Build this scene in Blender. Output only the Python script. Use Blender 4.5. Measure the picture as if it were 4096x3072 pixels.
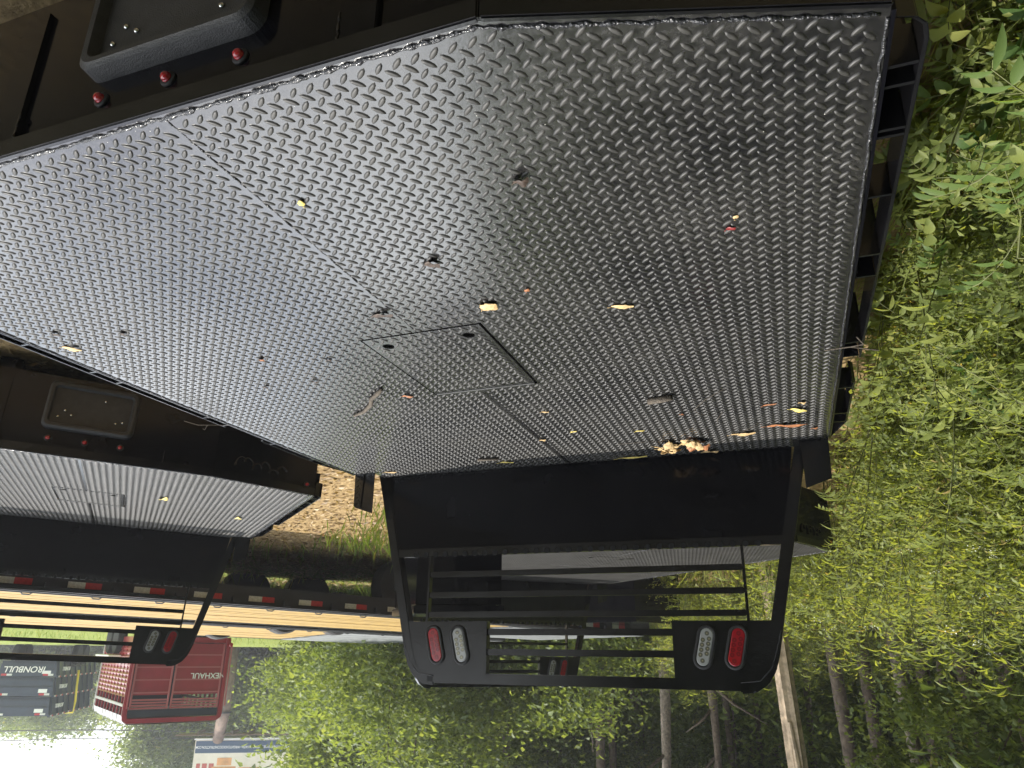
import bpy, bmesh, math, random
import numpy as np
from mathutils import Vector, Matrix
from mathutils.geometry import tessellate_polygon

for o in list(bpy.data.objects): bpy.data.objects.remove(o)
scene = bpy.context.scene
COL = scene.collection
R = math.radians
rng = np.random.default_rng(7)
random.seed(7)

# ------------------------------------------------------------------ camera
DZ = 0.5                                   # deck of the nearest bed above the ground
CAM = np.array([-0.95936, -0.77530, 0.88776 + DZ])
YAW, PITCH, ROLL, FPX = 0.3544, 0.3494, 0.0111, 2932.0
def cam_rows():
    cy, sy = math.cos(YAW), math.sin(YAW)
    fwd = np.array([sy, cy, 0.]); right = np.array([cy, -sy, 0.]); up = np.array([0, 0, 1.])
    cp, sp = math.cos(PITCH), math.sin(PITCH)
    f2 = fwd*cp - up*sp; u2 = up*cp + fwd*sp
    cr, sr = math.cos(ROLL), math.sin(ROLL)
    return right*cr + u2*sr, u2*cr - right*sr, f2
RIGHT, UP, FWD = cam_rows()
cd = bpy.data.cameras.new('camera'); cam = bpy.data.objects.new('camera', cd); COL.objects.link(cam)
cd.sensor_width = 36; cd.lens = FPX/4096*36; cd.clip_start = 0.02; cd.clip_end = 2000
m = Matrix.Identity(4)
for i in range(3):                         # the photograph was taken with the phone upside down
    m[i][0] = -RIGHT[i]; m[i][1] = -UP[i]; m[i][2] = -FWD[i]; m[i][3] = CAM[i]
cam.matrix_world = m
scene.camera = cam
scene.render.resolution_x, scene.render.resolution_y = 1024, 768

def px(x, y, t):
    """point at depth t metres seen at photograph pixel (x, y)"""
    a = (2048 - x)/FPX; b = (y - 1536)/FPX
    return CAM + t*(FWD + a*RIGHT + b*UP)

# ------------------------------------------------------------------ world, sun, exposure
SUN_AZ, SUN_EL = R(74), R(59)
w = bpy.data.worlds.new('World'); scene.world = w; w.use_nodes = True
nt = w.node_tree; nt.nodes.clear()
def N(nt, typ, **kw):
    n = nt.nodes.new(typ)
    for k, v in kw.items():
        if k.startswith('i_'):
            key = k[2:]
            n.inputs[int(key) if key.isdigit() else key.replace('_', ' ')].default_value = v
        else: setattr(n, k, v)
    return n
L = lambda nt, a, b: nt.links.new(a, b)
out = N(nt, 'ShaderNodeOutputWorld'); bg = N(nt, 'ShaderNodeBackground', i_Strength=0.12)
sky = N(nt, 'ShaderNodeTexSky', sky_type='NISHITA'); sky.sun_disc = False
sky.sun_elevation = SUN_EL; sky.sun_rotation = SUN_AZ; sky.air_density = 1.2; sky.dust_density = 2.5
tc = N(nt, 'ShaderNodeTexCoord'); sep = N(nt, 'ShaderNodeSeparateXYZ'); L(nt, tc.outputs['Generated'], sep.inputs[0])
zz = N(nt, 'ShaderNodeMath', operation='MAXIMUM', i_1=0.0); L(nt, sep.outputs[2], zz.inputs[0])
za = N(nt, 'ShaderNodeMath', operation='ADD', i_1=0.22); L(nt, zz.outputs[0], za.inputs[0])
dv = N(nt, 'ShaderNodeVectorMath', operation='DIVIDE'); cb = N(nt, 'ShaderNodeCombineXYZ')
for i in range(3): L(nt, za.outputs[0], cb.inputs[i])
L(nt, tc.outputs['Generated'], dv.inputs[0]); L(nt, cb.outputs[0], dv.inputs[1])
nz = N(nt, 'ShaderNodeTexNoise', i_Scale=1.5, i_Detail=4.0, i_Roughness=0.58); L(nt, dv.outputs[0], nz.inputs['Vector'])
rp = N(nt, 'ShaderNodeValToRGB'); rp.color_ramp.elements[0].position = 0.39; rp.color_ramp.elements[1].position = 0.54
L(nt, nz.outputs['Fac'], rp.inputs[0])
mx = N(nt, 'ShaderNodeMix', data_type='RGBA'); L(nt, rp.outputs[0], mx.inputs['Factor']); L(nt, sky.outputs[0], mx.inputs['A'])
hz = N(nt, 'ShaderNodeMapRange', i_1=0.06, i_2=0.42, i_3=0.45, i_4=1.0); L(nt, zz.outputs[0], hz.inputs[0])
cc = N(nt, 'ShaderNodeVectorMath', operation='SCALE'); cc.inputs[0].default_value = (15.2, 15.7, 16.2); L(nt, hz.outputs[0], cc.inputs['Scale']); L(nt, cc.outputs[0], mx.inputs['B'])
L(nt, mx.outputs['Result'], bg.inputs[0]); L(nt, bg.outputs[0], out.inputs[0])
sl = bpy.data.lights.new('sun', 'SUN'); sl.energy = 3.2; sl.angle = R(0.8); sl.color = (1, 0.95, 0.87)
so = bpy.data.objects.new('sun', sl); COL.objects.link(so)
sd = Vector((math.sin(SUN_AZ)*math.cos(SUN_EL), math.cos(SUN_AZ)*math.cos(SUN_EL), math.sin(SUN_EL)))
so.rotation_euler = sd.to_track_quat('Z', 'Y').to_euler(); so.location = (10, 15, 30)
scene.view_settings.view_transform = 'Standard'; scene.view_settings.look = 'None'
scene.view_settings.exposure = 0.95; scene.view_settings.gamma = 1; scene.view_settings.use_curve_mapping = False
scene.render.engine = 'CYCLES'
cy = scene.cycles; cy.max_bounces = 5; cy.diffuse_bounces = 2; cy.glossy_bounces = 3; cy.transmission_bounces = 3; cy.transparent_max_bounces = 4; cy.caustics_reflective = False; cy.caustics_refractive = False; cy.use_adaptive_sampling = True; cy.adaptive_threshold = 0.012; cy.adaptive_min_samples = 40

# ------------------------------------------------------------------ materials
def mat(name, col, rough=0.5, metal=0.0, var=0.0, vscale=20, bump=0.0, bscale=60, spec=0.5, coat=0.0, rvar=0.0):
    m = bpy.data.materials.new(name); m.use_nodes = True; t = m.node_tree; b = t.nodes['Principled BSDF']
    b.inputs['Base Color'].default_value = (*col, 1); b.inputs['Roughness'].default_value = rough
    b.inputs['Metallic'].default_value = metal; b.inputs['Specular IOR Level'].default_value = spec
    b.inputs['Coat Weight'].default_value = coat; b.inputs['Coat Roughness'].default_value = 0.08
    c = N(t, 'ShaderNodeTexCoord')
    if var or rvar:
        n = N(t, 'ShaderNodeTexNoise', i_Scale=vscale, i_Detail=3.0, i_Roughness=0.6); L(t, c.outputs['Object'], n.inputs['Vector'])
        if var:
            x = N(t, 'ShaderNodeMix', data_type='RGBA')
            x.inputs['A'].default_value = (*[v*(1-var) for v in col], 1); x.inputs['B'].default_value = (*[min(1, v*(1+var)) for v in col], 1)
            s = N(t, 'ShaderNodeMapRange', i_1=0.3, i_2=0.7); L(t, n.outputs['Fac'], s.inputs[0])
            L(t, s.outputs[0], x.inputs['Factor']); L(t, x.outputs['Result'], b.inputs['Base Color'])
        if rvar:
            s = N(t, 'ShaderNodeMapRange', i_1=0.3, i_2=0.7, i_3=max(0.02, rough-rvar), i_4=rough+rvar); L(t, n.outputs['Fac'], s.inputs[0])
            L(t, s.outputs[0], b.inputs['Roughness'])
    if bump:
        n2 = N(t, 'ShaderNodeTexNoise', i_Scale=bscale, i_Detail=1.5); L(t, c.outputs['Object'], n2.inputs['Vector'])
        bp = N(t, 'ShaderNodeBump', i_Strength=bump, i_Distance=0.01); L(t, n2.outputs['Fac'], bp.inputs['Height']); L(t, bp.outputs[0], b.inputs['Normal'])
    return m

M = {}
M['black'] = mat('black_paint', (0.004, 0.004, 0.0055), 0.13, spec=0.2, var=0.3, vscale=5, bump=0.012, bscale=160, rvar=0.06)
M['gloss'] = mat('gloss_black_paint', (0.006, 0.006, 0.007), 0.17, var=0.3, vscale=5, bump=0.02, bscale=140, rvar=0.06, spec=0.6)
M['blackdull'] = mat('black_plastic', (0.03, 0.03, 0.03), 0.55, bump=0.25, bscale=350, var=0.25, vscale=30)
M['rubber'] = mat('rubber', (0.018, 0.018, 0.018), 0.6, bump=0.2, bscale=200)
M['hole'] = mat('dark_cavity', (0.004, 0.004, 0.004), 0.9)
M['bolt'] = mat('zinc_bolt', (0.75, 0.75, 0.72), 0.22, metal=1.0)
M['hatchtrim'] = mat('worn_hinge_steel', (0.12, 0.12, 0.12), 0.4, metal=0.4, var=0.4, vscale=60)
M['bead'] = mat('sealed_weld_bead', (0.02, 0.02, 0.022), 0.25, bump=0.6, bscale=180, coat=0.3)

def deck_material(lug=False):
    m = bpy.data.materials.new('tread_lug_paint' if lug else 'tread_plate_paint'); m.use_nodes = True; t = m.node_tree; b = t.nodes['Principled BSDF']
    c = N(t, 'ShaderNodeTexCoord')
    n1 = N(t, 'ShaderNodeTexNoise', i_Scale=2.6, i_Detail=5.0, i_Roughness=0.66); L(t, c.outputs['Object'], n1.inputs['Vector'])
    n2 = N(t, 'ShaderNodeTexNoise', i_Scale=55.0, i_Detail=3.0, i_Roughness=0.7); L(t, c.outputs['Object'], n2.inputs['Vector'])
    n3 = N(t, 'ShaderNodeTexNoise', i_Scale=420.0, i_Detail=2.0); L(t, c.outputs['Object'], n3.inputs['Vector'])
    a = N(t, 'ShaderNodeMath', operation='MULTIPLY'); L(t, n1.outputs['Fac'], a.inputs[0]); L(t, n2.outputs['Fac'], a.inputs[1])
    s = N(t, 'ShaderNodeMapRange', i_1=0.14, i_2=0.40); L(t, a.outputs[0], s.inputs[0])
    x = N(t, 'ShaderNodeMix', data_type='RGBA'); x.inputs['A'].default_value = (0.007, 0.007, 0.008, 1) if not lug else (0.010, 0.010, 0.0095, 1); x.inputs['B'].default_value = (0.026, 0.025, 0.024, 1) if not lug else (0.036, 0.034, 0.029, 1)
    L(t, s.outputs[0], x.inputs['Factor'])
    # fine pale grit and dried drops
    sp = N(t, 'ShaderNodeMapRange', i_1=0.69, i_2=0.75); L(t, n3.outputs['Fac'], sp.inputs[0])
    x2 = N(t, 'ShaderNodeMix', data_type='RGBA'); x2.inputs['B'].default_value = (0.02, 0.02, 0.02, 1)
    L(t, sp.outputs[0], x2.inputs['Factor']); L(t, x.outputs['Result'], x2.inputs['A'])
    vo = N(t, 'ShaderNodeTexVoronoi', i_Scale=38.0, i_Randomness=1.0); L(t, c.outputs['Object'], vo.inputs['Vector'])
    vs = N(t, 'ShaderNodeMapRange', i_1=0.045, i_2=0.03); L(t, vo.outputs['Distance'], vs.inputs[0])
    vr = N(t, 'ShaderNodeMath', operation='GREATER_THAN', i_1=0.72); sc = N(t, 'ShaderNodeSeparateColor'); L(t, vo.outputs['Color'], sc.inputs[0]); L(t, sc.outputs[0], vr.inputs[0])
    vm = N(t, 'ShaderNodeMath', operation='MULTIPLY'); L(t, vs.outputs[0], vm.inputs[0]); L(t, vr.outputs[0], vm.inputs[1])
    x3 = N(t, 'ShaderNodeMix', data_type='RGBA'); x3.inputs['B'].default_value = (0.6, 0.58, 0.5, 1)
    L(t, vm.outputs[0], x3.inputs['Factor']); L(t, x2.outputs['Result'], x3.inputs['A'])
    L(t, x3.outputs['Result'], b.inputs['Base Color'])
    r = N(t, 'ShaderNodeMapRange', i_1=0.12, i_2=0.42, i_3=0.40 if lug else 0.12, i_4=0.60 if lug else 0.32); L(t, a.outputs[0], r.inputs[0]); L(t, r.outputs[0], b.inputs['Roughness'])
    b.inputs['Specular IOR Level'].default_value = 0.55 if lug else 1.0
    b.inputs['Coat Weight'].default_value = 0.0 if lug else 0.6; b.inputs['Coat Roughness'].default_value = 0.17
    if not lug:
        bp = N(t, 'ShaderNodeBump', i_Strength=0.13, i_Distance=0.003); L(t, n2.outputs['Fac'], bp.inputs['Height']); L(t, bp.outputs[0], b.inputs['Normal'])
    return m
M['deck'] = deck_material(); M['lug'] = deck_material(True)

def lens_material(name, col):
    m = mat(name, col, 0.12, coat=1.0)
    t = m.node_tree; b = t.nodes['Principled BSDF']
    b.inputs['Transmission Weight'].default_value = 0.15
    return m
M['redlens'] = lens_material('red_lens', (0.42, 0.006, 0.016)); M['clearlens'] = lens_material('clear_lens', (0.42, 0.43, 0.42))
M['redled'] = mat('red_reflector', (0.2, 0.003, 0.01), 0.1, coat=1); M['clearled'] = mat('clear_reflector', (0.32, 0.31, 0.25), 0.1, metal=0.6)
M['yellowled'] = mat('led_chip', (0.30, 0.26, 0.12), 0.3)

def leaf_material(name, cols, trans=0.55, rough=0.5):
    m = bpy.data.materials.new(name); m.use_nodes = True; t = m.node_tree; t.nodes.clear()
    o = N(t, 'ShaderNodeOutputMaterial'); at = N(t, 'ShaderNodeAttribute', attribute_name='rnd')
    r = N(t, 'ShaderNodeValToRGB'); e = r.color_ramp.elements
    while len(e) < len(cols): e.new(0.5)
    for i, (p, c) in enumerate(cols): e[i].position = p; e[i].color = (*c, 1)
    L(t, at.outputs['Fac'], r.inputs[0])
    pb = N(t, 'ShaderNodeBsdfPrincipled', i_Roughness=rough); pb.inputs['Specular IOR Level'].default_value = 0.35
    L(t, r.outputs[0], pb.inputs['Base Color'])
    tr = N(t, 'ShaderNodeBsdfTranslucent'); hs = N(t, 'ShaderNodeMix', data_type='RGBA', blend_type='MULTIPLY', i_Factor=1.0)
    hs.inputs['B'].default_value = (1.3, 1.22, 0.5, 1); L(t, r.outputs[0], hs.inputs['A']); L(t, hs.outputs['Result'], tr.inputs[0])
    ms = N(t, 'ShaderNodeMixShader', i_0=trans); L(t, pb.outputs[0], ms.inputs[1]); L(t, tr.outputs[0], ms.inputs[2]); L(t, ms.outputs[0], o.inputs[0])
    return m
M['weed'] = leaf_material('weed_leaves', [(0, (0.10, 0.13, 0.04)), (0.35, (0.215, 0.265, 0.075)), (0.75, (0.33, 0.37, 0.105)), (0.97, (0.42, 0.42, 0.13)), (1, (0.42, 0.33, 0.14))], 0.58)
M['broad'] = leaf_material('broad_leaves', [(0, (0.06, 0.12, 0.035)), (0.6, (0.12, 0.20, 0.06)), (1, (0.17, 0.25, 0.07))])
M['tree'] = leaf_material('tree_leaves', [(0, (0.06, 0.09, 0.035)), (0.5, (0.115, 0.16, 0.055)), (0.9, (0.18, 0.23, 0.075)), (1, (0.26, 0.25, 0.07))])
M['bright'] = leaf_material('sunny_leaves', [(0, (0.11, 0.155, 0.05)), (0.5, (0.20, 0.26, 0.085)), (1, (0.30, 0.35, 0.12))])  # lighter leaf tones that put sunlit brightness into the colour
M['grass'] = leaf_material('grass_blades', [(0, (0.09, 0.16, 0.03)), (0.6, (0.17, 0.25, 0.05)), (0.85, (0.26, 0.28, 0.08)), (1, (0.42, 0.33, 0.15))], 0.45)
M['litter'] = leaf_material('dry_litter', [(0, (0.16, 0.10, 0.05)), (0.5, (0.36, 0.25, 0.13)), (1, (0.55, 0.42, 0.24))], 0.2)
M['flower'] = mat('white_florets', (0.7, 0.72, 0.6), 0.7); M['yflower'] = mat('yellow_petals', (0.8, 0.6, 0.03), 0.6)
M['dryleaf'] = mat('dry_tan_leaf', (0.52, 0.36, 0.17), 0.65, var=0.35, vscale=70, bump=0.3, bscale=120)
M['rustleaf'] = mat('dry_rust_leaf', (0.33, 0.13, 0.05), 0.6, var=0.4, vscale=60, bump=0.3, bscale=120)
M['darkleaf'] = mat('wet_dark_leaf', (0.05, 0.032, 0.022), 0.6, var=0.5, vscale=90, bump=0.3, bscale=120)
M['yellowleaf'] = mat('yellow_leaf', (0.62, 0.50, 0.14), 0.6, var=0.25, vscale=70)
M['redleaf'] = mat('red_leaf', (0.2, 0.015, 0.015), 0.5, var=0.3, vscale=70)
M['twig'] = mat('grey_twig', (0.085, 0.068, 0.05), 0.85, var=0.45, vscale=90, bump=0.5, bscale=180)
M['stem'] = mat('weed_stem', (0.13, 0.14, 0.05), 0.7, var=0.3, vscale=15)
M['bark'] = mat('bark', (0.13, 0.10, 0.075), 0.9, var=0.5, vscale=9, bump=0.9, bscale=22)
M['barkpale'] = mat('pale_bark', (0.24, 0.20, 0.16), 0.9, var=0.5, vscale=12, bump=0.8, bscale=26)
M['wood'] = mat('weathered_wood', (0.46, 0.36, 0.25), 0.85, var=0.35, vscale=16, bump=0.6, bscale=40)

# ------------------------------------------------------------------ helpers
class MB:
    def __init__(s): s.v = []; s.f = []; s.m = []; s.cur = 0
    def add(s, vs, fs):
        o = len(s.v); s.v += [tuple(map(float, p)) for p in vs]; s.f += [tuple(i+o for i in f) for f in fs]; s.m += [s.cur]*len(fs)
    def box(s, x0, x1, y0, y1, z0, z1, mtx=None):
        vs = [Vector((x, y, z)) for z in (z0, z1) for y in (y0, y1) for x in (x0, x1)]
        if mtx is not None: vs = [mtx @ v for v in vs]
        s.add(vs, [(0, 2, 3, 1), (4, 5, 7, 6), (0, 1, 5, 4), (2, 6, 7, 3), (0, 4, 6, 2), (1, 3, 7, 5)])
    def prism(s, pts, n, flip=False):
        """closed polygon pts extruded along vector n"""
        pts = [Vector(p) for p in pts]; n = Vector(n); k = len(pts)
        vs = pts + [p+n for p in pts]
        tri = tessellate_polygon([pts])
        fs = [tuple(t) for t in tri] + [tuple(i+k for i in t[::-1]) for t in tri]
        fs += [(i, (i+1) % k, (i+1) % k+k, i+k) for i in range(k)]
        s.add(vs, fs)
    def tube(s, pts, r, n=8, cap=True):
        pts = [Vector(p) for p in pts]; k = len(pts); rs = r if hasattr(r, '__len__') else [r]*k
        vs = []; ref = None
        for i, p in enumerate(pts):
            t = (pts[min(i+1, k-1)] - pts[max(i-1, 0)]).normalized()
            if ref is None: ref = Vector((0, 0, 1)) if abs(t.z) < 0.9 else Vector((1, 0, 0))
            a = (ref - t*ref.dot(t)).normalized(); b = t.cross(a); ref = a
            for j in range(n):
                an = 2*math.pi*j/n; vs.append(p + (a*math.cos(an)+b*math.sin(an))*rs[i])
        fs = [(i*n+j, i*n+(j+1) % n, (i+1)*n+(j+1) % n, (i+1)*n+j) for i in range(k-1) for j in range(n)]
        if cap: fs += [tuple(range(n))[::-1], tuple(range((k-1)*n, k*n))]
        s.add(vs, fs)
    def bar(s, a, b, w, h, up=(0, 0, 1)):
        """rectangular bar from a to b; w across, h along up"""
        a = Vector(a); b = Vector(b); t = (b-a).normalized(); u = Vector(up); u = (u - t*u.dot(t)).normalized(); q = t.cross(u)
        vs = [p + q*(sx*w/2) + u*(sz*h/2) for p in (a, b) for sx, sz in ((-1, -1), (1, -1), (1, 1), (-1, 1))]
        s.add(vs, [(0, 1, 2, 3), (7, 6, 5, 4), (0, 4, 5, 1), (1, 5, 6, 2), (2, 6, 7, 3), (3, 7, 4, 0)])
    def lathe(s, prof, n=16, mtx=None):
        vs = []; k = len(prof)
        for r, z in prof:
            for j in range(n):
                v = Vector((r*math.cos(2*math.pi*j/n), r*math.sin(2*math.pi*j/n), z)); vs.append(mtx @ v if mtx is not None else v)
        fs = [(i*n+j, i*n+(j+1) % n, (i+1)*n+(j+1) % n, (i+1)*n+j) for i in range(k-1) for j in range(n)]
        fs += [tuple(range((k-1)*n, k*n)), tuple(range(n))[::-1]]
        s.add(vs, fs)
    def build(s, name, mats, parent=None, smooth=False, bevel=0.0):
        me = bpy.data.meshes.new(name); me.from_pydata(s.v, [], s.f)
        mats = mats if isinstance(mats, (list, tuple)) else [mats]
        for q in mats: me.materials.append(q)
        if len(mats) > 1: me.polygons.foreach_set('material_index', s.m)
        bm = bmesh.new(); bm.from_mesh(me); bmesh.ops.recalc_face_normals(bm, faces=bm.faces)
        if bevel: bmesh.ops.bevel(bm, geom=list(bm.edges), offset=bevel, segments=2, affect='EDGES', clamp_overlap=True)
        bm.to_mesh(me); bm.free()
        if smooth: me.polygons.foreach_set('use_smooth', [True]*len(me.polygons))
        me.update(); return link(name, me, parent)
def link(name, me, parent=None):
    o = bpy.data.objects.new(name, me); COL.objects.link(o)
    if parent is not None: o.parent = parent
    return o
def tag(o, label=None, cat=None, group=None, kind=None):
    if label: o['label'] = label
    if cat: o['category'] = cat
    if group: o['group'] = group
    if kind: o['kind'] = kind
    return o
def empty(name, loc=(0, 0, 0), rz=0.0):
    o = bpy.data.objects.new(name, None); COL.objects.link(o); o.location = loc; o.rotation_euler = (0, 0, rz); o.empty_display_size = 0.1
    return o
def copy_tree(o, parent=None):
    c = o.copy(); COL.objects.link(c); c.parent = parent
    if parent is not None: c.matrix_parent_inverse = o.matrix_parent_inverse.copy()
    for ch in list(o.children): copy_tree(ch, c)
    return c
def np_mesh(name, V, F, material, rnd=None, smooth=False):
    """V (n,3), F (m,k) same-size faces"""
    me = bpy.data.meshes.new(name); n, k = F.shape
    me.vertices.add(len(V)); me.vertices.foreach_set('co', np.ascontiguousarray(V, dtype=np.float32).ravel())
    me.loops.add(n*k); me.loops.foreach_set('vertex_index', np.ascontiguousarray(F, dtype=np.int32).ravel())
    me.polygons.add(n); me.polygons.foreach_set('loop_start', np.arange(0, n*k, k, dtype=np.int32))
    me.polygons.foreach_set('loop_total', np.full(n, k, dtype=np.int32))
    if smooth: me.polygons.foreach_set('use_smooth', np.ones(n, dtype=bool))
    me.materials.append(material)
    if rnd is not None:
        a = me.attributes.new('rnd', 'FLOAT', 'FACE'); a.data.foreach_set('value', np.ascontiguousarray(rnd, dtype=np.float32))
    me.update(); me.validate(); return me
def text_mesh(name, body, size, material, parent, mtx, extrude=0.002, shear=0.0, align='CENTER'):
    cu = bpy.data.curves.new(name, 'FONT'); cu.body = body; cu.size = size; cu.extrude = extrude; cu.align_x = align; cu.align_y = 'CENTER'; cu.shear = shear
    cu.offset = size*0.012
    t = bpy.data.objects.new(name, cu); COL.objects.link(t)
    dg = bpy.context.evaluated_depsgraph_get(); me = bpy.data.meshes.new_from_object(t.evaluated_get(dg))
    bpy.data.objects.remove(t); me.materials.clear(); me.materials.append(material)
    me.transform(mtx)
    return link(name, me, parent)

# ------------------------------------------------------------------ terrain
SX, SY = 0.8716, 0.4901
def terrain(x, y):
    s = x*SX + y*SY
    z = 0.11*np.clip(s-3, 0, 3.5) + 0.042*np.clip(s-6.5, 0, 22)
    z = z - 0.25*np.clip((-x-1.6)/4, 0, 1)*np.clip(1-(y-6)/8, 0, 1)       # the bank drops a little beside the weeds
    return z + 0.03*np.sin(x*1.7+y*0.6)*np.sin(y*1.3-x*0.4)*np.clip(np.hypot(x, y)/6, 0, 1)
def gz(x, y): return float(terrain(np.float64(x), np.float64(y)))
def ground_at(x, t):
    """ground point under photograph column x at depth t"""
    p = px(x, 2600, t); return Vector((p[0], p[1], gz(p[0], p[1])))

ax = np.unique(np.concatenate([np.linspace(-12, 30, 110), np.linspace(-170, 190, 40)]))
ay = np.unique(np.concatenate([np.linspace(-6, 40, 110), np.linspace(-150, 210, 40)]))
GX, GY = np.meshgrid(ax, ay); V = np.stack([GX, GY, terrain(GX, GY)], -1).reshape(-1, 3)
nx = len(ax); I = np.arange((len(ay)-1)*(nx-1)); ii = I // (nx-1); jj = I % (nx-1); b0 = ii*nx+jj
F = np.stack([b0, b0+1, b0+nx+1, b0+nx], 1)
def ground_material():
    m = bpy.data.materials.new('lot_ground'); m.use_nodes = True; t = m.node_tree; b = t.nodes['Principled BSDF']; b.inputs['Roughness'].default_value = 0.95
    b.inputs['Specular IOR Level'].default_value = 0.1
    c = N(t, 'ShaderNodeTexCoord')
    n1 = N(t, 'ShaderNodeTexNoise', i_Scale=0.55, i_Detail=6.0, i_Roughness=0.6); L(t, c.outputs['Object'], n1.inputs['Vector'])
    n2 = N(t, 'ShaderNodeTexNoise', i_Scale=26.0, i_Detail=8.0, i_Roughness=0.7); L(t, c.outputs['Object'], n2.inputs['Vector'])
    st = N(t, 'ShaderNodeMix', data_type='RGBA'); st.inputs['A'].default_value = (0.15, 0.095, 0.045, 1); st.inputs['B'].default_value = (0.50, 0.36, 0.18, 1)
    s1 = N(t, 'ShaderNodeMapRange', i_1=0.32, i_2=0.66); L(t, n2.outputs['Fac'], s1.inputs[0]); L(t, s1.outputs[0], st.inputs['Factor'])
    gr = N(t, 'ShaderNodeMix', data_type='RGBA'); gr.inputs['A'].default_value = (0.10, 0.13, 0.03, 1); gr.inputs['B'].default_value = (0.26, 0.30, 0.07, 1)
    L(t, s1.outputs[0], gr.inputs['Factor'])
    sp = N(t, 'ShaderNodeSeparateXYZ'); L(t, c.outputs['Object'], sp.inputs[0])
    mx_ = N(t, 'ShaderNodeMath', operation='MULTIPLY', i_1=SX); my_ = N(t, 'ShaderNodeMath', operation='MULTIPLY_ADD', i_1=SY)
    L(t, sp.outputs[0], mx_.inputs[0]); L(t, sp.outputs[1], my_.inputs[0]); L(t, mx_.outputs[0], my_.inputs[2])
    g0 = N(t, 'ShaderNodeMapRange', i_1=5.8, i_2=9.0, i_3=-0.35, i_4=0.35); L(t, my_.outputs[0], g0.inputs[0])
    g1 = N(t, 'ShaderNodeMath', operation='ADD'); L(t, n1.outputs['Fac'], g1.inputs[0]); L(t, g0.outputs[0], g1.inputs[1])
    g2 = N(t, 'ShaderNodeMapRange', i_1=0.42, i_2=0.58); L(t, g1.outputs[0], g2.inputs[0])
    mm = N(t, 'ShaderNodeMix', data_type='RGBA'); L(t, g2.outputs[0], mm.inputs['Factor']); L(t, st.outputs['Result'], mm.inputs['A']); L(t, gr.outputs['Result'], mm.inputs['B'])
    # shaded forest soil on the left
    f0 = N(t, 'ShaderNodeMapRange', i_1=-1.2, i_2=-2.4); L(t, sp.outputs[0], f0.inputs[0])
    f1 = N(t, 'ShaderNodeMapRange', i_1=0.6, i_2=-0.4); L(t, sp.outputs[1], f1.inputs[0]); f2 = N(t, 'ShaderNodeMath', operation='MAXIMUM'); L(t, f0.outputs[0], f2.inputs[0]); L(t, f1.outputs[0], f2.inputs[1])  # ground behind the camera darkened in colour to dim the skirt's reflections
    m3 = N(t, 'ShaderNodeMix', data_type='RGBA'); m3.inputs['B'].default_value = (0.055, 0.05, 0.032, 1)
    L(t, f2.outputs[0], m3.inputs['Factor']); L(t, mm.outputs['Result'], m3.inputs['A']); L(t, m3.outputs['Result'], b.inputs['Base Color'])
    bp = N(t, 'ShaderNodeBump', i_Strength=0.7, i_Distance=0.03); L(t, n2.outputs['Fac'], bp.inputs['Height']); L(t, bp.outputs[0], b.inputs['Normal'])
    return m
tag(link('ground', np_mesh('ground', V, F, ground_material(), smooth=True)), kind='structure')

# ------------------------------------------------------------------ the flatbed (built once, local deck at z=0, rear edge at y=0)
WH, LEN, XB, CC = 1.19, 2.594, 0.614, 0.176
RY = 2.70                                       # plane of the headache rack
HX0, HX1, HY0, HY1 = -0.205, 0.196, 0.996, 1.531
OUT = [(-WH, CC), (-XB, 0), (XB, 0), (WH, CC), (WH, LEN), (1.07, LEN), (1.07, RY), (-1.07, RY), (-1.07, LEN), (-WH, LEN)]

def lug_arrays(inside):
    PX, PY = 0.0330, 0.0345
    i = np.arange(-60, 90); j = np.arange(-4, 90)
    gx, gy = np.meshgrid(i, j)
    ca = np.stack([-0.5048+gx*PX, 0.0519+gy*PY], -1).reshape(-1, 2); cb_ = ca + [PX/2, PY/2]
    res_v, res_f = [], []; off = 0
    a = 0.0152
    rim = np.array([(-a, 0), (-a*.62, -.0040), (0, -.0056), (a*.62, -.0040), (a, 0), (a*.62, .0040), (0, .0056), (-a*.62, .0040)])
    for cen, ang in ((ca, R(131)), (cb_, R(41))):
        cen = cen[inside(cen)]; n = len(cen)
        sz = rng.normal(1, 0.03, n)
        an = ang + rng.normal(0, R(1.5), n)
        co, si = np.cos(an), np.sin(an)
        def ring(p, z):
            x = p[None, :, 0]*sz[:, None]; y = p[None, :, 1]*sz[:, None]
            return np.stack([cen[:, 0:1]+x*co[:, None]-y*si[:, None], cen[:, 1:2]+x*si[:, None]+y*co[:, None], np.full((n, 8), z)], -1)
        vv = np.concatenate([ring(rim, -0.0003), ring(rim*[.87, .72], 0.0020), ring(rim*[.62, .36], 0.0025)], 1)     # n,24,3
        q = []
        for r0 in (0, 8):
            q += [(r0+k, r0+(k+1) % 8, r0+8+(k+1) % 8, r0+8+k) for k in range(8)]
        q += [(16, 17, 18, 19), (16, 19, 20, 23), (20, 21, 22, 23)]
        q = np.array(q)
        res_v.append(vv.reshape(-1, 3)); res_f.append((q[None] + (np.arange(n)*24)[:, None, None] + off).reshape(-1, 4)); off += n*24
    return np.concatenate(res_v), np.concatenate(res_f)
def in_deck(p):
    x, y = np.abs(p[:, 0]), p[:, 1]
    edge = np.where(x < XB, 0, (x-XB)*CC/(WH-XB))
    ok = (x < WH-0.016) & (y > edge+0.024) & ((y < LEN-0.012) | ((x < 1.04) & (y < RY-0.02)))
    hat = (p[:, 0] > HX0-0.008) & (p[:, 0] < HX1+0.008) & (y > HY0-0.010) & (y < HY1+0.018)
    return ok & ~hat & (x > 0.007)
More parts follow.
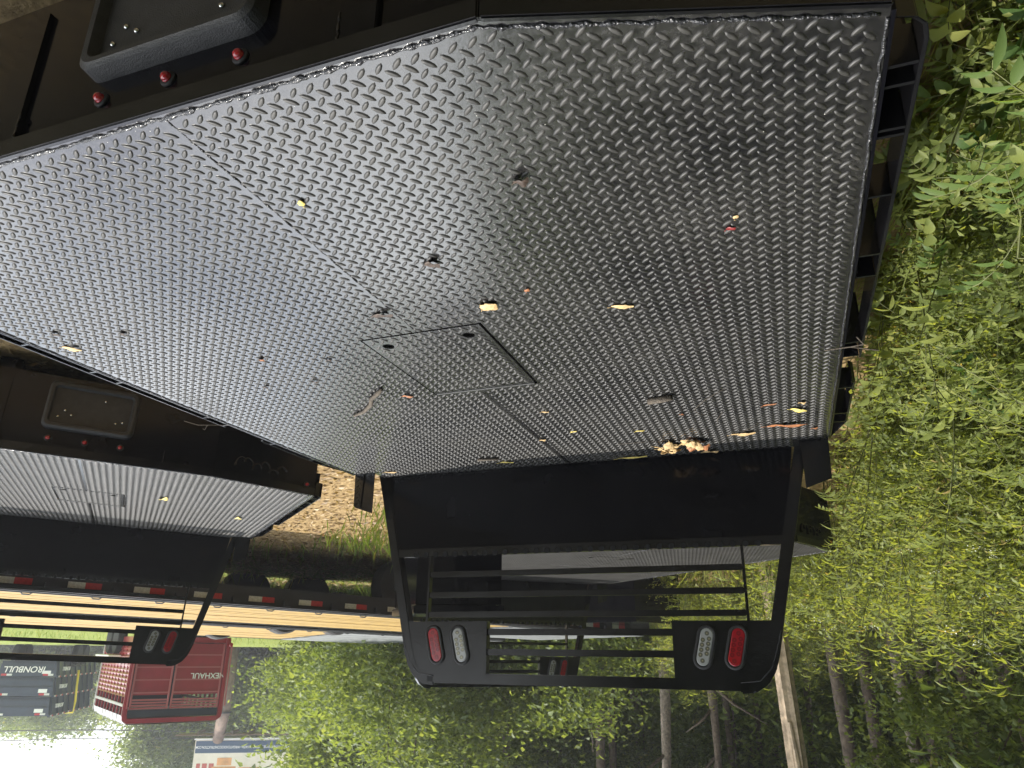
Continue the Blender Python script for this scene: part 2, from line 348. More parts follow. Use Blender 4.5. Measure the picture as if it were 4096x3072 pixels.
def in_hatch(p):
    ok = (p[:, 0] > HX0+0.016) & (p[:, 0] < HX1-0.016) & (p[:, 1] > HY0+0.016) & (p[:, 1] < HY1-0.016)
    for hx in (0.134, -0.138): ok &= np.hypot(p[:, 0]-hx, p[:, 1]-1.067) > 0.026
    return ok

def plate_with_holes(mb, outer, holes, z, th):
    loops = [[Vector((x, y, z)) for x, y in outer]] + [[Vector((x, y, z)) for x, y in h] for h in holes]
    flat = [p for l in loops for p in l]; tri = tessellate_polygon(loops)
    k = len(flat); fs = [tuple(t) for t in tri] + [tuple(i+k for i in t[::-1]) for t in tri]; o = 0
    for l in loops:
        n = len(l); fs += [(o+i, o+(i+1) % n, o+(i+1) % n+k, o+i+k) for i in range(n)]; o += n
    mb.add(flat + [p - Vector((0, 0, th)) for p in flat], fs)

def oval(w, l, n=10):
    r = w/2; h = l/2-r
    return [(r*math.cos(a), h+r*math.sin(a)) for a in np.linspace(0, math.pi, n)] + [(r*math.cos(a), -h+r*math.sin(a)) for a in np.linspace(math.pi, 2*math.pi, n)]

def wobble_bead(mb, pts, r, step=0.012, jit=0.5):
    P = []
    for a, b in zip(pts[:-1], pts[1:]):
        a, b = Vector(a), Vector(b); k = max(2, int((b-a).length/step))
        P += [a.lerp(b, i/k) for i in range(k)]
    P.append(Vector(pts[-1]))
    mb.tube([p + Vector((random.gauss(0, r*.25), random.gauss(0, r*.25), random.gauss(0, r*.15))) for p in P], [r*(1+random.uniform(-jit, jit)) for _ in P], 6)

def build_bed():
    root = empty('flatbed_truck_bed')
    # deck plate, tread pattern, seam, hatch
    mb = MB(); plate_with_holes(mb, OUT, [[(HX0, HY0), (HX1, HY0), (HX1, HY1), (HX0, HY1)][::-1]], 0, 0.006)
    deck = mb.build('deck_plate', M['deck'], root)
    v, f = lug_arrays(in_deck); t = link('tread_pattern', np_mesh('tread_pattern', v, f, M['lug']), deck); t['kind'] = 'stuff'
    mb = MB(); wobble_bead(mb, [(0.0, 0.012, -0.0006), (0, HY0-0.004, -0.0006)], 0.0026, 0.008); wobble_bead(mb, [(0.0, HY1+0.02, -0.0006), (0, RY-0.01, -0.0006)], 0.0016, 0.008)
    mb.build('weld_seam', M['bead'], deck, smooth=True)
    mb = MB(); mb.box(HX0-0.02, HX1+0.02, HY0-0.02, HY1+0.02, -0.16, -0.012)
    mb.build('hatch_well', M['hole'], root)
    mb = MB()
    circ = [[(hx+0.019*math.cos(a), 1.067+0.019*math.sin(a)) for a in np.linspace(0, 2*math.pi, 20, endpoint=False)][::-1] for hx in (0.134, -0.138)]
    plate_with_holes(mb, [(HX0+0.009, HY0+0.008), (HX1-0.006, HY0+0.008), (HX1-0.006, HY1-0.014), (HX0+0.009, HY1-0.014)], circ, 0.0005, 0.006)
    h = mb.build('hatch_panel', M['deck'], root)
    v, f = lug_arrays(in_hatch); v = v + np.array([0, 0, 0.0006]); t = link('tread_pattern', np_mesh('hatch_tread', v, f, M['lug']), h); t['kind'] = 'stuff'
    mb = MB(); mb.box(HX0+0.012, HX1-0.01, HY1-0.012, HY1-0.002, -0.006, 0.0025); mb.build('hinge_strip', M['hatchtrim'], h, bevel=0.001)
    # edge trim and sealed bead along the rear and sides
    rear = [(-WH, CC), (-XB, 0), (XB, 0), (WH, CC)]
    for a, b in zip(rear[:-1], rear[1:]):
        mb = MB(); A = Vector((*a, -0.019)); B = Vector((*b, -0.019)); n = Vector((B.y-A.y, A.x-B.x, 0)).normalized()
        mb.bar(A+n*0.004, B+n*0.004, 0.012, 0.044); mb.build('edge_trim', M['gloss'], root, bevel=0.003)
    mb = MB(); wobble_bead(mb, [(x*(1-0.012), y+0.010, 0.0005) for x, y in rear], 0.0042, 0.009); mb.build('rear_weld_bead', M['bead'], root, smooth=True)
    for s in (-1, 1):
        mb = MB(); mb.box(s*(WH+0.0005), s*(WH+0.0065), CC+0.004, LEN-0.002, -0.11, 0.0035); mb.build('side_channel', M['black'], root)
        mb = MB(); wobble_bead(mb, [(s*(WH-0.004), CC+0.02, 0.0), (s*(WH-0.004), LEN-0.01, 0.0)], 0.0035, 0.012, 0.3); mb.build('side_weld_bead', M['bead'], root, smooth=True)
    # rear skirt: middle panel, two angled corner panels
    SK = -0.40
    mb = MB(); mb.box(-XB+0.001, XB-0.001, 0.004, 0.010, SK, -0.012); mb.build('rear_skirt', M['black'], root)
    for s in (-1, 1):
        mb = MB(); a = Vector((s*XB, 0.007, 0)); b = Vector((s*WH, CC+0.007, 0)); mb.bar(a+Vector((0, 0, (SK-0.012)/2)), b+Vector((0, 0, (SK-0.012)/2)), 0.006, -SK-0.012)
        mb.build('corner_skirt', M['black'], root)
        t = (b-a).normalized(); nn = Vector((t.y, -t.x, 0)) if s > 0 else Vector((-t.y, t.x, 0))
        # raised script lettering, too worn to read
        mb = MB(); P = []
        for i in range(90):
            u = i/89; P.append(a + t*(0.10+0.30*u) + nn*0.006 + Vector((0, 0, -0.115+0.022*math.sin(u*38)*(1-0.35*u)+0.016*math.sin(u*17+1)+0.02*u)) + t*0.012*math.cos(u*38))
        mb.tube(P, 0.0055, 6); mb.build('raised_script', M['gloss'], root, smooth=True)
        marker(root, b - t*0.055 + nn*0.004 + Vector((0, 0, -0.055)), nn)
        # open sided gusset beside the plate box
        mb = MB(); mb.box(s*0.365, s*0.435, -0.006, 0.004, -0.36, -0.024); mb.build('gusset_plate', M['black'], root, bevel=0.0015)
        mb = MB(); wobble_bead(mb, [(s*0.365, -0.007, -0.10), (s*0.365, -0.007, -0.026), (s*0.433, -0.007, -0.026)], 0.0022, 0.006); mb.build('gusset_weld', M['bead'], root, smooth=True)
        mb = MB(); mb.box(s*0.05+0.01 if s > 0 else -0.20, s*0.05+0.15 if s > 0 else -0.06, 0.3, 2.5, -0.34, -0.02); mb.build('frame_beam', M['black'], root)
        mb = MB(); mb.box(s*0.42-0.05, s*0.42+0.05, 0.15, 2.5, -0.50, -0.02); mb.build('skid_beam', M['black'], root)
    for x in (-0.16, 0.0, 0.16): marker(root, Vector((x, 0.004, -0.081)), Vector((0, -1, 0)))
    # licence plate box: rounded frame round a recessed plate seat
    def rr(x, z, r, n=6):
        return [(cx_+r*math.cos(a), cz_+r*math.sin(a)) for cx_, cz_, a0 in ((x-r, z-r, 0), (-x+r, z-r, math.pi/2), (-x+r, -z+r, math.pi), (x-r, -z+r, 1.5*math.pi)) for a in np.linspace(a0, a0+math.pi/2, n)]
    rings = [((0.205, 0.122, 0.035), 0.004), ((0.202, 0.119, 0.033), -0.028), ((0.192, 0.109, 0.028), -0.035), ((0.180, 0.097, 0.022), -0.034), ((0.172, 0.089, 0.016), -0.014)]
    mb = MB(); vs = []
    for (x, z, r), y in rings: vs += [(p[0], y, p[1]-0.248) for p in rr(x, z, r)]
    k = 24; fs = [(i*k+j, i*k+(j+1) % k, (i+1)*k+(j+1) % k, (i+1)*k+j) for i in range(len(rings)-1) for j in range(k)] + [tuple(range((len(rings)-1)*k, len(rings)*k))]
    mb.add(vs, fs); pb = mb.build('licence_plate_box', M['blackdull'], root)
    for x, z in ((-0.115, -0.195), (0.085, -0.205), (-0.145, -0.205), (0.14, -0.19), (0.115, -0.225), (-0.05, -0.30)):
        mb = MB(); q = Matrix.Translation((x, -0.014, z)) @ Matrix.Rotation(math.pi/2, 4, 'X'); mb.lathe([(0.0055, 0), (0.0055, 0.003), (0.0035, 0.006)], 10, q); mb.build('bolt', M['bolt'], pb, smooth=True)
    # rub rails and stake pockets
    walls = [(0.313, 0), (0.361, 1), (0.478, 1), (0.498, 0), (0.698, 0), (0.953, 1), (1.065, 1), (1.505, 1), (1.622, 1), (1.937, 0), (2.25, 1), (2.366, 1)]
    for s in (-1, 1):
        xo = WH+0.062; xi = WH+0.0065
        for pts in ([(xi+0.004, 0.205), (xo-0.022, 0.214), (xo-0.006, 0.232), (xo, 0.262), (xo, 1.640)], [(xo-0.012, 1.872), (xo, 1.888), (xo, 2.372), (xi+0.004, LEN-0.004)]):
            mb = MB(); vs = []; n = len(pts)
            for z in (-0.085, -0.004):
                vs += [(s*x, y, z) for x, y in pts] + [(s*(x-0.007), y+0.001, z) for x, y in pts]
            fs = []
            for i in range(n-1): fs += [(i, i+1, 2*n+i+1, 2*n+i), (n+i, 3*n+i, 3*n+i+1, n+i+1), (i, n+i, n+i+1, i+1), (2*n+i, 2*n+i+1, 3*n+i+1, 3*n+i)]
            fs += [(0, 2*n, 3*n, n), (n-1, 2*n-1, 4*n-1, 3*n-1)]
            mb.add(vs, fs); mb.build('rub_rail', M['gloss'], root, bevel=0.003)
        for y, deep in walls:
            mb = MB(); mb.box(s*xi, s*(xo-0.008), y-0.0035, y+0.0035, -0.17 if deep else -0.082, -0.005)
            mb.build('stake_pocket_wall', M['gloss'], root)
        for y0, y1 in ((0.361, 0.478), (0.953, 1.065), (1.505, 1.622), (2.25, 2.366)):
            mb = MB(); mb.box(s*(xo-0.008), s*(xo-0.002), y0, y1, -0.172, -0.086); mb.box(s*xi, s*(xo-0.008), y0+0.004, y1-0.004, -0.172, -0.166); mb.build('stake_pocket', M['black'], root)
        # bulkhead wing with a tread edge
        mb = MB(); mb.prism([(s*1.072, LEN+0.006, -0.02), (s*1.186, LEN+0.006, -0.02), (s*1.180, LEN+0.006, 0.176), (s*1.072, LEN+0.006, 0.212)], (0, 0.006, 0)); mb.build('bulkhead_wing', M['gloss'], root)
        mb = MB(); mb.prism([(s*1.130, LEN-0.002, -0.004), (s*1.186, LEN-0.002, -0.004), (s*1.180, LEN-0.002, 0.17), (s*1.140, LEN-0.002, 0.18)], (0, 0.005, 0))
        for i in range(5):
            for k_, a in ((0, 0.9), (1, -0.6)):
                q = Matrix.Translation((s*(1.150+0.02*k_), LEN-0.003, 0.02+0.032*i+0.014*k_)) @ Matrix.Rotation(a, 4, 'Y'); mb.lathe([(0.004, 0)], 6) if False else mb.box(-0.011, 0.011, -0.0015, 0.002, -0.0028, 0.0028, q)
        mb.build('wing_tread_edge', M['gloss'], root)
    # headache rack
    def post(s):
        path = [(1.105, -0.03), (1.070, 0.11), (0.925, 0.725), (0.888, 0.885), (0.868, 0.945), (0.838, 0.99), (0.795, 1.018), (0.74, 1.022)]
        mb = MB(); vs = []; n = len(path); w_ = 0.026
        for i, (x, z) in enumerate(path):
            a = Vector((*path[max(i-1, 0)], 0)); b = Vector((*path[min(i+1, n-1)], 0)); tt = (b-a).normalized(); nn = Vector((tt.y, -tt.x, 0))
            ins = Vector((x, z, 0)) - Vector((0.024, 0.0, 0))
            for sx, sy in ((-1, -1), (1, -1), (1, 1), (-1, 1)):
                p = ins + nn*(sx*w_); vs.append((s*p.x, RY+0.03+sy*0.028, p.y))
        fs = [(i*4+j, i*4+(j+1) % 4, i*4+4+(j+1) % 4, i*4+4+j) for i in range(n-1) for j in range(4)] + [(0, 1, 2, 3), (n*4-1, n*4-2, n*4-3, n*4-4)]
        mb.add(vs, fs); mb.build('rack_post', M['gloss'], root, bevel=0.006)
    for s in (-1, 1): post(s)
    mb = MB(); mb.bar((-0.76, RY+0.03, 1.014), (0.76, RY+0.03, 1.014), 0.056, 0.046); mb.build('rack_top_rail', M['gloss'], root, bevel=0.006)
    mb = MB(); mb.prism([(-1.04, RY+0.012, -0.03), (1.04, RY+0.012, -0.03), (0.975, RY+0.012, 0.398), (-0.975, RY+0.012, 0.398)], (0, 0.005, 0)); mb.build('rack_panel', M['black'], root)
    mb = MB(); mb.box(-0.975, 0.975, RY+0.006, RY+0.012, 0.392, 0.432); mb.box(-0.975, 0.975, RY+0.012, RY+0.045, 0.427, 0.432); mb.build('punched_rail', M['gloss'], root, bevel=0.001)
    hole = MB(); q = Matrix.Rotation(math.pi/2, 4, 'X'); hole.lathe([(0.0135, -0.001), (0.0135, 0.003)], 14, q); ho = None
    for i in range(32):
        x = -0.848 + i*0.0547
        if ho is None: ho = hole.build('rail_hole', M['hole'], root); o = ho
        else: o = ho.copy(); COL.objects.link(o); o.parent = root
        o.location = (x, RY+0.0055, 0.424)
    for s in (-1, 1):
        mb = MB(); mb.box(s*0.775-0.006, s*0.775+0.006, RY+0.014, RY+0.048, 0.432, 0.755); mb.build('rack_upright', M['gloss'], root, bevel=0.001)
    for z in (0.523, 0.624, 0.719):
        mb = MB(); mb.bar((-0.769, RY+0.031, z), (0.769, RY+0.031, z), 0.026, 0.027); mb.build('rack_bar', M['gloss'], root, bevel=0.003)
    for z in (0.801, 0.893):
        mb = MB(); mb.bar((-0.455, RY+0.031, z), (0.455, RY+0.031, z), 0.03, 0.03); mb.build('rack_bar', M['gloss'], root, bevel=0.003)
    bez = None
    for s in (-1, 1):
        mb = MB(); mb.prism([(s*0.445, RY+0.004, 0.752), (s*0.905, RY+0.004, 0.752), (s*0.872, RY+0.004, 0.885), (s*0.848, RY+0.004, 0.945), (s*0.80, RY+0.004, 0.993), (s*0.74, RY+0.004, 1.006), (s*0.445, RY+0.004, 1.006)], (0, 0.006, 0))
        mb.box(s*0.445, s*0.451, RY+0.010, RY+0.05, 0.752, 0.992); mb.build('light_panel', M['gloss'], root, bevel=0.0012)
        mb = MB(); wobble_bead(mb, [(s*0.905, RY+0.002, 0.79), (s*0.878, RY+0.002, 0.88), (s*0.850, RY+0.002, 0.945), (s*0.80, RY+0.002, 0.995), (s*0.72, RY+0.002, 1.004)], 0.0025, 0.012); mb.build('panel_weld', M['bead'], root, smooth=True)
        for x, red in ((0.716, True), (0.583, False)):
            q = Matrix.Translation((s*x, RY+0.004, 0.862)) @ Matrix.Rotation(-s*R(13.5), 4, 'Y') @ Matrix.Rotation(math.pi/2, 4, 'X')
            ov = lambda w_, l_, z: [q @ Vector((a, b, z)) for a, b in oval(w_, l_)]
            mb = MB(); rg = [ov(0.086, 0.190, 0), ov(0.084, 0.188, 0.006), ov(0.074, 0.178, 0.011), ov(0.058, 0.162, 0.010), ov(0.055, 0.159, 0.004)]
            n = len(rg[0]); mb.add([p for r_ in rg for p in r_], [(i*n+j, i*n+(j+1) % n, (i+1)*n+(j+1) % n, (i+1)*n+j) for i in range(len(rg)-1) for j in range(n)])
            lt = mb.build('tail_light', M['rubber'], root, smooth=True)
            mb = MB(); rg = [ov(0.055, 0.159, 0.004), ov(0.055, 0.159, 0.008), ov(0.048, 0.152, 0.0105)]
            mb.add([p for r_ in rg for p in r_], [(i*n+j, i*n+(j+1) % n, (i+1)*n+(j+1) % n, (i+1)*n+j) for i in range(2) for j in range(n)] + [tuple(range(2*n, 3*n))])
            mb.build('red_lens' if red else 'clear_lens', M['redlens' if red else 'clearlens'], lt)
            mb = MB(); mc = MB()
            dots = [(0, 0.058), (0, -0.058)] + [((-0.0125 if i % 2 else 0.0125), 0.036-i*0.0105+(0.0 if i % 2 else 0.0)) for i in range(8)]
            for dx, dy in dots:
                qq = q @ Matrix.Translation((dx, dy, 0.0103)); pr = []
                mb.lathe([(0.0098, 0), (0.0098, 0.0012), (0.0082, 0.0014), (0.0078, 0.0004)], 14, qq); mc.lathe([(0.0028, 0), (0.0026, 0.0012)], 8, qq)
            mb.build('led_rings', M['redled' if red else 'clearled'], lt, smooth=False)
            mc.build('led_chips', M['redlens' if red else 'yellowled'], lt)
    return root
def marker(root, p, n):
    q = Matrix.Translation(p) @ Vector(n).to_track_quat('Z', 'Y').to_matrix().to_4x4()
    mb = MB(); mb.lathe([(0.0165, -0.001), (0.0165, 0.003), (0.0148, 0.005), (0.010, 0.0052)], 18, q); g = mb.build('marker_light', M['rubber'], root, smooth=True)
    mb = MB(); mb.lathe([(0.0104, 0.004), (0.0104, 0.0075), (0.0096, 0.008), (0.0096, 0.010), (0.0082, 0.0135), (0.0048, 0.016), (0.001, 0.0168)], 18, q); mb.build('lens', M['redlens'], g, smooth=True)

bed = build_bed(); bed.location = (0, 0, DZ)
tag(bed, 'nearest black flatbed with tread plate deck, hatch and four tail lights on its rack', 'truck bed', 'black flatbeds parked on the lot')
bed2 = copy_tree(bed); bed2.location = (2.269, 1.808, DZ+0.015); bed2.rotation_euler = (Matrix.Rotation(-0.82, 3, 'Z') @ Matrix.Rotation(-0.02, 3, 'X') @ Matrix.Rotation(0.031, 3, 'Y')).to_euler()
bed2['label'] = 'black flatbed whose rear plate box and three red lights face us beyond the nearest bed'
bed3 = copy_tree(bed); bed3.location = (-0.583, 4.04, DZ+0.188); bed3.rotation_euler = (0, 0, -R(43.5)); bed3.scale = (1, 1.32, 1)
M['deckmatte'] = mat('matte_tread_plate', (0.020, 0.019, 0.017), 0.6, var=0.5, vscale=7, spec=0.15)  # rougher, less reflective plate for the third bed's deck, hatch and lugs
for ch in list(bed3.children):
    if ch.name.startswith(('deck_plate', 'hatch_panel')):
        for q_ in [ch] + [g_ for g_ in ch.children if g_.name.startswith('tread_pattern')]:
            q_.data = q_.data.copy(); q_.data.materials.clear(); q_.data.materials.append(M['deckmatte'])
bed3['label'] = 'black flatbed partly seen through the rack of the nearest bed, one corner in the weeds'

# ------------------------------------------------------------------ boxes seen through the rack
def steel_box(corner, right, back, z0, z1, label):
    c = Vector((corner[0], corner[1], 0)); r = Vector((right[0], right[1], 0))-c; b = Vector((back[0], back[1], 0))-c
    o = empty('steel_toolbox', c+Vector((0, 0, z0)))
    mb = MB(); mb.prism([Vector((0, 0, 0)), r, r+b, b], (0, 0, z1-z0-0.05)); mb.build('body', M['black'], o, bevel=0.004)
    mb = MB(); e = 0.012; rn = r.normalized()*e; bn = b.normalized()*e
    mb.prism([-rn-bn+Vector((0, 0, z1-z0-0.047)), r+rn-bn+Vector((0, 0, z1-z0-0.047)), r+b+rn+bn+Vector((0, 0, z1-z0-0.047)), b-rn+bn+Vector((0, 0, z1-z0-0.047))], (0, 0, 0.047)); mb.build('lid', M['black'], o, bevel=0.004)
    mb = MB(); h = r*0.5 - b.normalized()*0.012 + Vector((0, 0, z1-z0-0.1)); mb.bar(h-r.normalized()*0.05, h+r.normalized()*0.05, 0.02, 0.05); mb.build('latch', M['black'], o, bevel=0.003)
    tag(o, label, 'toolbox')
A0 = px(2005, 2455, 4.3); A1 = px(1660, 2455, 4.4)
steel_box(A0, A1, (A0[0]+0.34, A0[1]+0.36), gz(A0[0], A0[1])-0.02, A0[2], 'tall black steel box standing between the nearest bed and the bed behind')
B0 = px(2543, 2493, 9.3)
steel_box(px(2727, 2505, 10.2), B0, (px(2727, 2505, 10.2)[0]+0.78, px(2727, 2505, 10.2)[1]+0.35), gz(B0[0], B0[1])-0.02, B0[2]-0.02, 'black steel box on the ground past the far bed, beside the weeds')

# ------------------------------------------------------------------ debris lying on the decks
def leaf_thing(name, x, y, l, wd, rot, material, label, curl=0.25, z=0.003, cat='leaf', tilt=0.0):
    k = 9; vs = []; ph = random.random()*6; curl *= 0.6; l *= 0.9; wd *= 0.9
    for i in range(k):
        u = i/(k-1); ww = wd*0.5*(math.sin(math.pi*min(1, u*0.94+0.05))**0.75)*(1+0.16*math.sin(u*19+ph)) + 0.0006
        zc = curl*wd*(math.sin(u*math.pi*1.3+ph*0.2)*0.6+0.25)
        for sgn, up_ in ((-1, 1), (0, 0), (1, 1)):
            vs.append(((u-0.5)*l, sgn*ww, z+max(0, zc) + up_*curl*wd*0.45*(0.6+0.4*math.sin(u*11+ph+sgn)) ))
    n = len(vs); vs2 = [(a, b, c-0.0007) for a, b, c in vs]
    fs = []
    for i in range(k-1):
        for j in range(2):
            a = i*3+j; fs += [(a, a+1, a+4, a+3), (n+a, n+a+3, n+a+4, n+a+1)]
        fs += [(i*3, i*3+3, n+i*3+3, n+i*3), (i*3+2, n+i*3+2, n+i*3+5, i*3+5)]
    mb = MB(); mb.add(vs, fs)
    mb.v += []; mb2 = MB(); mb2.add(vs+vs2, fs)
    mb2.tube([(l*0.49, 0, z+0.002), (l*0.58, 0.002, z+0.003), (l*0.66, 0.005, z+0.0015)], 0.0009, 5)
    o = mb2.build(name, material, None, smooth=True); o.location = (x, y, DZ); o.rotation_euler = (tilt, 0, rot)
    tag(o, label, cat, 'debris scattered on the decks'); return o
D_, T_, Y_, RU = M['darkleaf'], M['dryleaf'], M['yellowleaf'], M['rustleaf']
for a in [
 (-0.543, 0.385, 0.042, 0.026, 0.3, D_, 'crumpled dark brown leaf alone on the near deck, closest to the rear edge', 0.9),
 (-0.227, 0.632, 0.05, 0.030, 0.1, D_, 'dark crumpled leaf on the deck between the seam and the hatch', 0.7),
 (-0.269, 0.898, 0.062, 0.055, 0.5, T_, 'squarish pale tan leaf beside the near edge of the hatch', 0.2),
 (-0.399, 0.843, 0.022, 0.014, 0.9, RU, 'tiny rust leaf scrap near the squarish tan leaf', 0.3),
 (-0.614, 1.015, 0.068, 0.024, -0.25, T_, 'long oval tan leaf alone left of the hatch', 0.25),
 (-0.922, 0.708, 0.024, 0.014, 0.1, M['redleaf'], 'small dark red leaf near the left rail', 0.5),
 (-0.936, 0.667, 0.016, 0.012, 1.0, T_, 'pale chip next to the small red leaf', 0.1),
 (-0.078, 0.313, 0.024, 0.016, 1.3, Y_, 'small yellow leaf beside the weld seam near the rear edge', 0.3),
 (1.091, 0.752, 0.060, 0.034, -0.75, T_, 'oval tan leaf near the right rail', 0.2),
 (0.036, 0.850, 0.085, 0.022, 0.05, D_, 'dark curled leaf with a long stalk on the seam just short of the hatch', 0.7),
 (0.294, 1.500, 0.045, 0.022, -0.3, RU, 'rust brown leaf at the far right corner of the hatch', 0.4),
 (-0.681, 2.640, 0.085, 0.040, 0.35, T_, 'pale tan leaf leaning at the foot of the rack panel', 0.5),
 (-0.842, 2.390, 0.115, 0.045, 0.15, T_, 'tan leaf with a long arched stalk near the far left of the deck', 0.3),
 (-1.020, 2.306, 0.175, 0.034, 0.05, RU, 'long curled rust brown leaf near the far left corner', 0.6),
 (-1.065, 2.114, 0.075, 0.036, -0.45, Y_, 'pointed yellowish leaf near the left rail at the far end', 0.4),
 (-1.076, 2.026, 0.030, 0.026, 0.4, T_, 'small rounded tan leaf above the pointed yellowish one', 0.5),
 (-0.962, 2.022, 0.060, 0.015, 0.3, RU, 'narrow brown leaf strip toward the far left of the deck', 0.3),
 (-0.632, 2.032, 0.024, 0.018, 1.2, RU, 'brown leaf crumb short of the leaf pile', 0.7),
 (-1.126, 2.395, 0.035, 0.020, 0.7, RU, 'reddish scrap closest to the far left corner of the deck', 0.5),
 (0.302, 2.562, 0.085, 0.026, -0.05, Y_, 'narrow yellow leaf beside the cut stick near the rack', 0.3),
 (0.963, 2.575, 0.085, 0.030, 0.0, T_, 'pinkish tan leaf at the far right corner by the rack post', 0.3),
 (0.003, 2.225, 0.036, 0.026, 0.4, T_, 'tan leaf flake on the far part of the seam', 0.3),
 (-0.130, 1.843, 0.034, 0.014, -0.3, T_, 'pale sliver just past the hatch hinge', 0.3),
 (-0.162, 2.143, 0.040, 0.016, 0.5, Y_, 'yellowish sliver past the hatch toward the rack', 0.3),
 (-0.433, 2.219, 0.045, 0.014, 0.1, Y_, 'thin yellow sliver short of the leaf pile', 0.3),
 (-0.315, 2.650, 0.16, 0.030, 0.08, Y_, 'two lobed yellow leaf lying along the foot of the rack panel', 0.3),
 (1.038, 0.652, 0.030, 0.022, 0.2, D_, 'dark leaf crumb near the right rail beside the oval tan leaf', 0.4),
 (0.843, 0.718, 0.026, 0.018, 0.9, D_, 'dark speck of leaf on the right part of the deck', 0.4),
 (0.578, 1.025, 0.026, 0.018, 0.5, RU, 'small rusty crumb right of the hatch', 0.5),
 (0.533, 1.257, 0.028, 0.018, 0.1, D_, 'dark crumb right of the hatch, nearer the hatch', 0.5),
 (0.735, 1.250, 0.028, 0.020, 1.2, D_, 'dark crumb right of the hatch, nearer the rail', 0.5),
 (0.370, 1.096, 0.022, 0.016, 0.2, D_, 'dark crumb just beside the right edge of the hatch', 0.5)]:
    leaf_thing('fallen_leaf', *a)
# the pile of curled leaves
pile = empty('leaf_pile', (-0.575, 2.47, DZ)); tag(pile, 'heap of curled tan oak leaves on the deck in front of the rack panel', 'leaf pile')
for i in range(15):
    o = leaf_thing('leaf', 0, 0, random.uniform(0.06, 0.12), random.uniform(0.03, 0.05), random.uniform(0, 6.3), random.choice([T_, T_, RU]), 'x', random.uniform(0.4, 0.9), random.uniform(0.003, 0.03))
    for k in ('label', 'category', 'group'): del o[k]
    o.parent = pile; o.location = (random.uniform(-0.09, 0.09), random.uniform(-0.045, 0.04), 0.0); o.rotation_euler = (random.uniform(-0.5, 0.5), random.uniform(-0.4, 0.4), random.uniform(0, 6.3))
def stick(name, pts, rs, label, material=None, n=7):
    mb = MB(); mb.tube(pts, rs, n); o = mb.build(name, material or M['twig'], None, smooth=True); c = pts[len(pts)//2]; o.location = (0, 0, DZ)
    return tag(o, label, 'twig', 'debris scattered on the decks')
stick('twig', [(0.612, 1.646, 0.006), (0.54, 1.60, 0.010), (0.47, 1.535, 0.009), (0.43, 1.47, 0.012), (0.37, 1.42, 0.008), (0.336, 1.383, 0.012)], [0.004, 0.008, 0.009, 0.008, 0.009, 0.006], 'crooked grey stick right of the hatch')
stick('twig', [(-0.63, 1.795, 0.012), (-0.60, 1.803, 0.013), (-0.54, 1.82, 0.012)], [0.012, 0.013, 0.012], 'short thick piece of bark branch left of the hatch')
stick('twig', [(0.41, 2.455, 0.009), (0.36, 2.46, 0.009), (0.305, 2.465, 0.009)], 0.007, 'short straight cut stick near the rack')
def arc(label, P):
    stick('pine_needle', [(x, y, 0.004+z) for x, y, z in P], 0.0011, label, n=5)
arc('long arched leaf stalk curling across the far left of the deck', [(-0.82, 1.78, 0), (-0.74, 1.86, .01), (-0.69, 1.95, .015), (-0.70, 2.03, .01), (-0.74, 2.08, 0)])
arc('arched stalk rising from the tan leaf at the far left', [(-0.81, 2.41, 0), (-0.82, 2.34, .02), (-0.86, 2.27, .02), (-0.93, 2.24, .0)])
arc('thin hooked stalk between the bark piece and the leaf pile', [(-0.79, 2.05, 0), (-0.76, 2.12, .01), (-0.755, 2.2, 0)])
arc('thin straight needle short of the leaf pile', [(-0.30, 2.40, 0), (-0.40, 2.38, .005), (-0.48, 2.40, 0)])
tw = empty('twig', (1.27, 1.56, DZ)); tag(tw, 'thin forked twig caught on the right rub rail', 'twig')
mb = MB(); mb.tube([(-0.07, 0.05, 0.0), (-0.01, 0.0, 0.008), (0.03, -0.02, 0.01), (0.07, -0.06, 0.0)], 0.0014, 5); mb.tube([(0.0, 0.0, 0.008), (0.03, 0.02, 0.02), (0.05, 0.03, 0.01)], 0.0011, 5); mb.build('branch', M['twig'], tw)
tw = empty('twig', (-1.24, 1.50, DZ)); tag(tw, 'thin forked twig caught on the left rub rail', 'twig')
mb = MB(); mb.tube([(0.10, 0.02, 0.004), (0.03, 0.0, 0.01), (-0.05, 0.03, 0.02)], 0.0022, 5); mb.tube([(0.03, 0.0, 0.01), (0.0, -0.06, 0.03), (0.02, -0.1, 0.02)], 0.0017, 5); mb.build('branch', M['twig'], tw)
# two leaves on the second bed
mb2w = bed2.matrix_basis
for lx, ly, rot, lab in ((-0.42, 0.92, 0.5, 'curled yellow leaf in the middle of the second bed deck'), (-0.93, 1.40, 0.9, 'small yellow leaf near the side rail of the second bed')):
    o = leaf_thing('fallen_leaf', 0, 0, 0.14, 0.05, 0, Y_, lab, 0.45)
    mw = Matrix.LocRotScale(bed2.location, bed2.rotation_euler, None) @ Vector((lx, ly, 0.0)); o.location = mw; o.rotation_euler = (0, 0, rot)

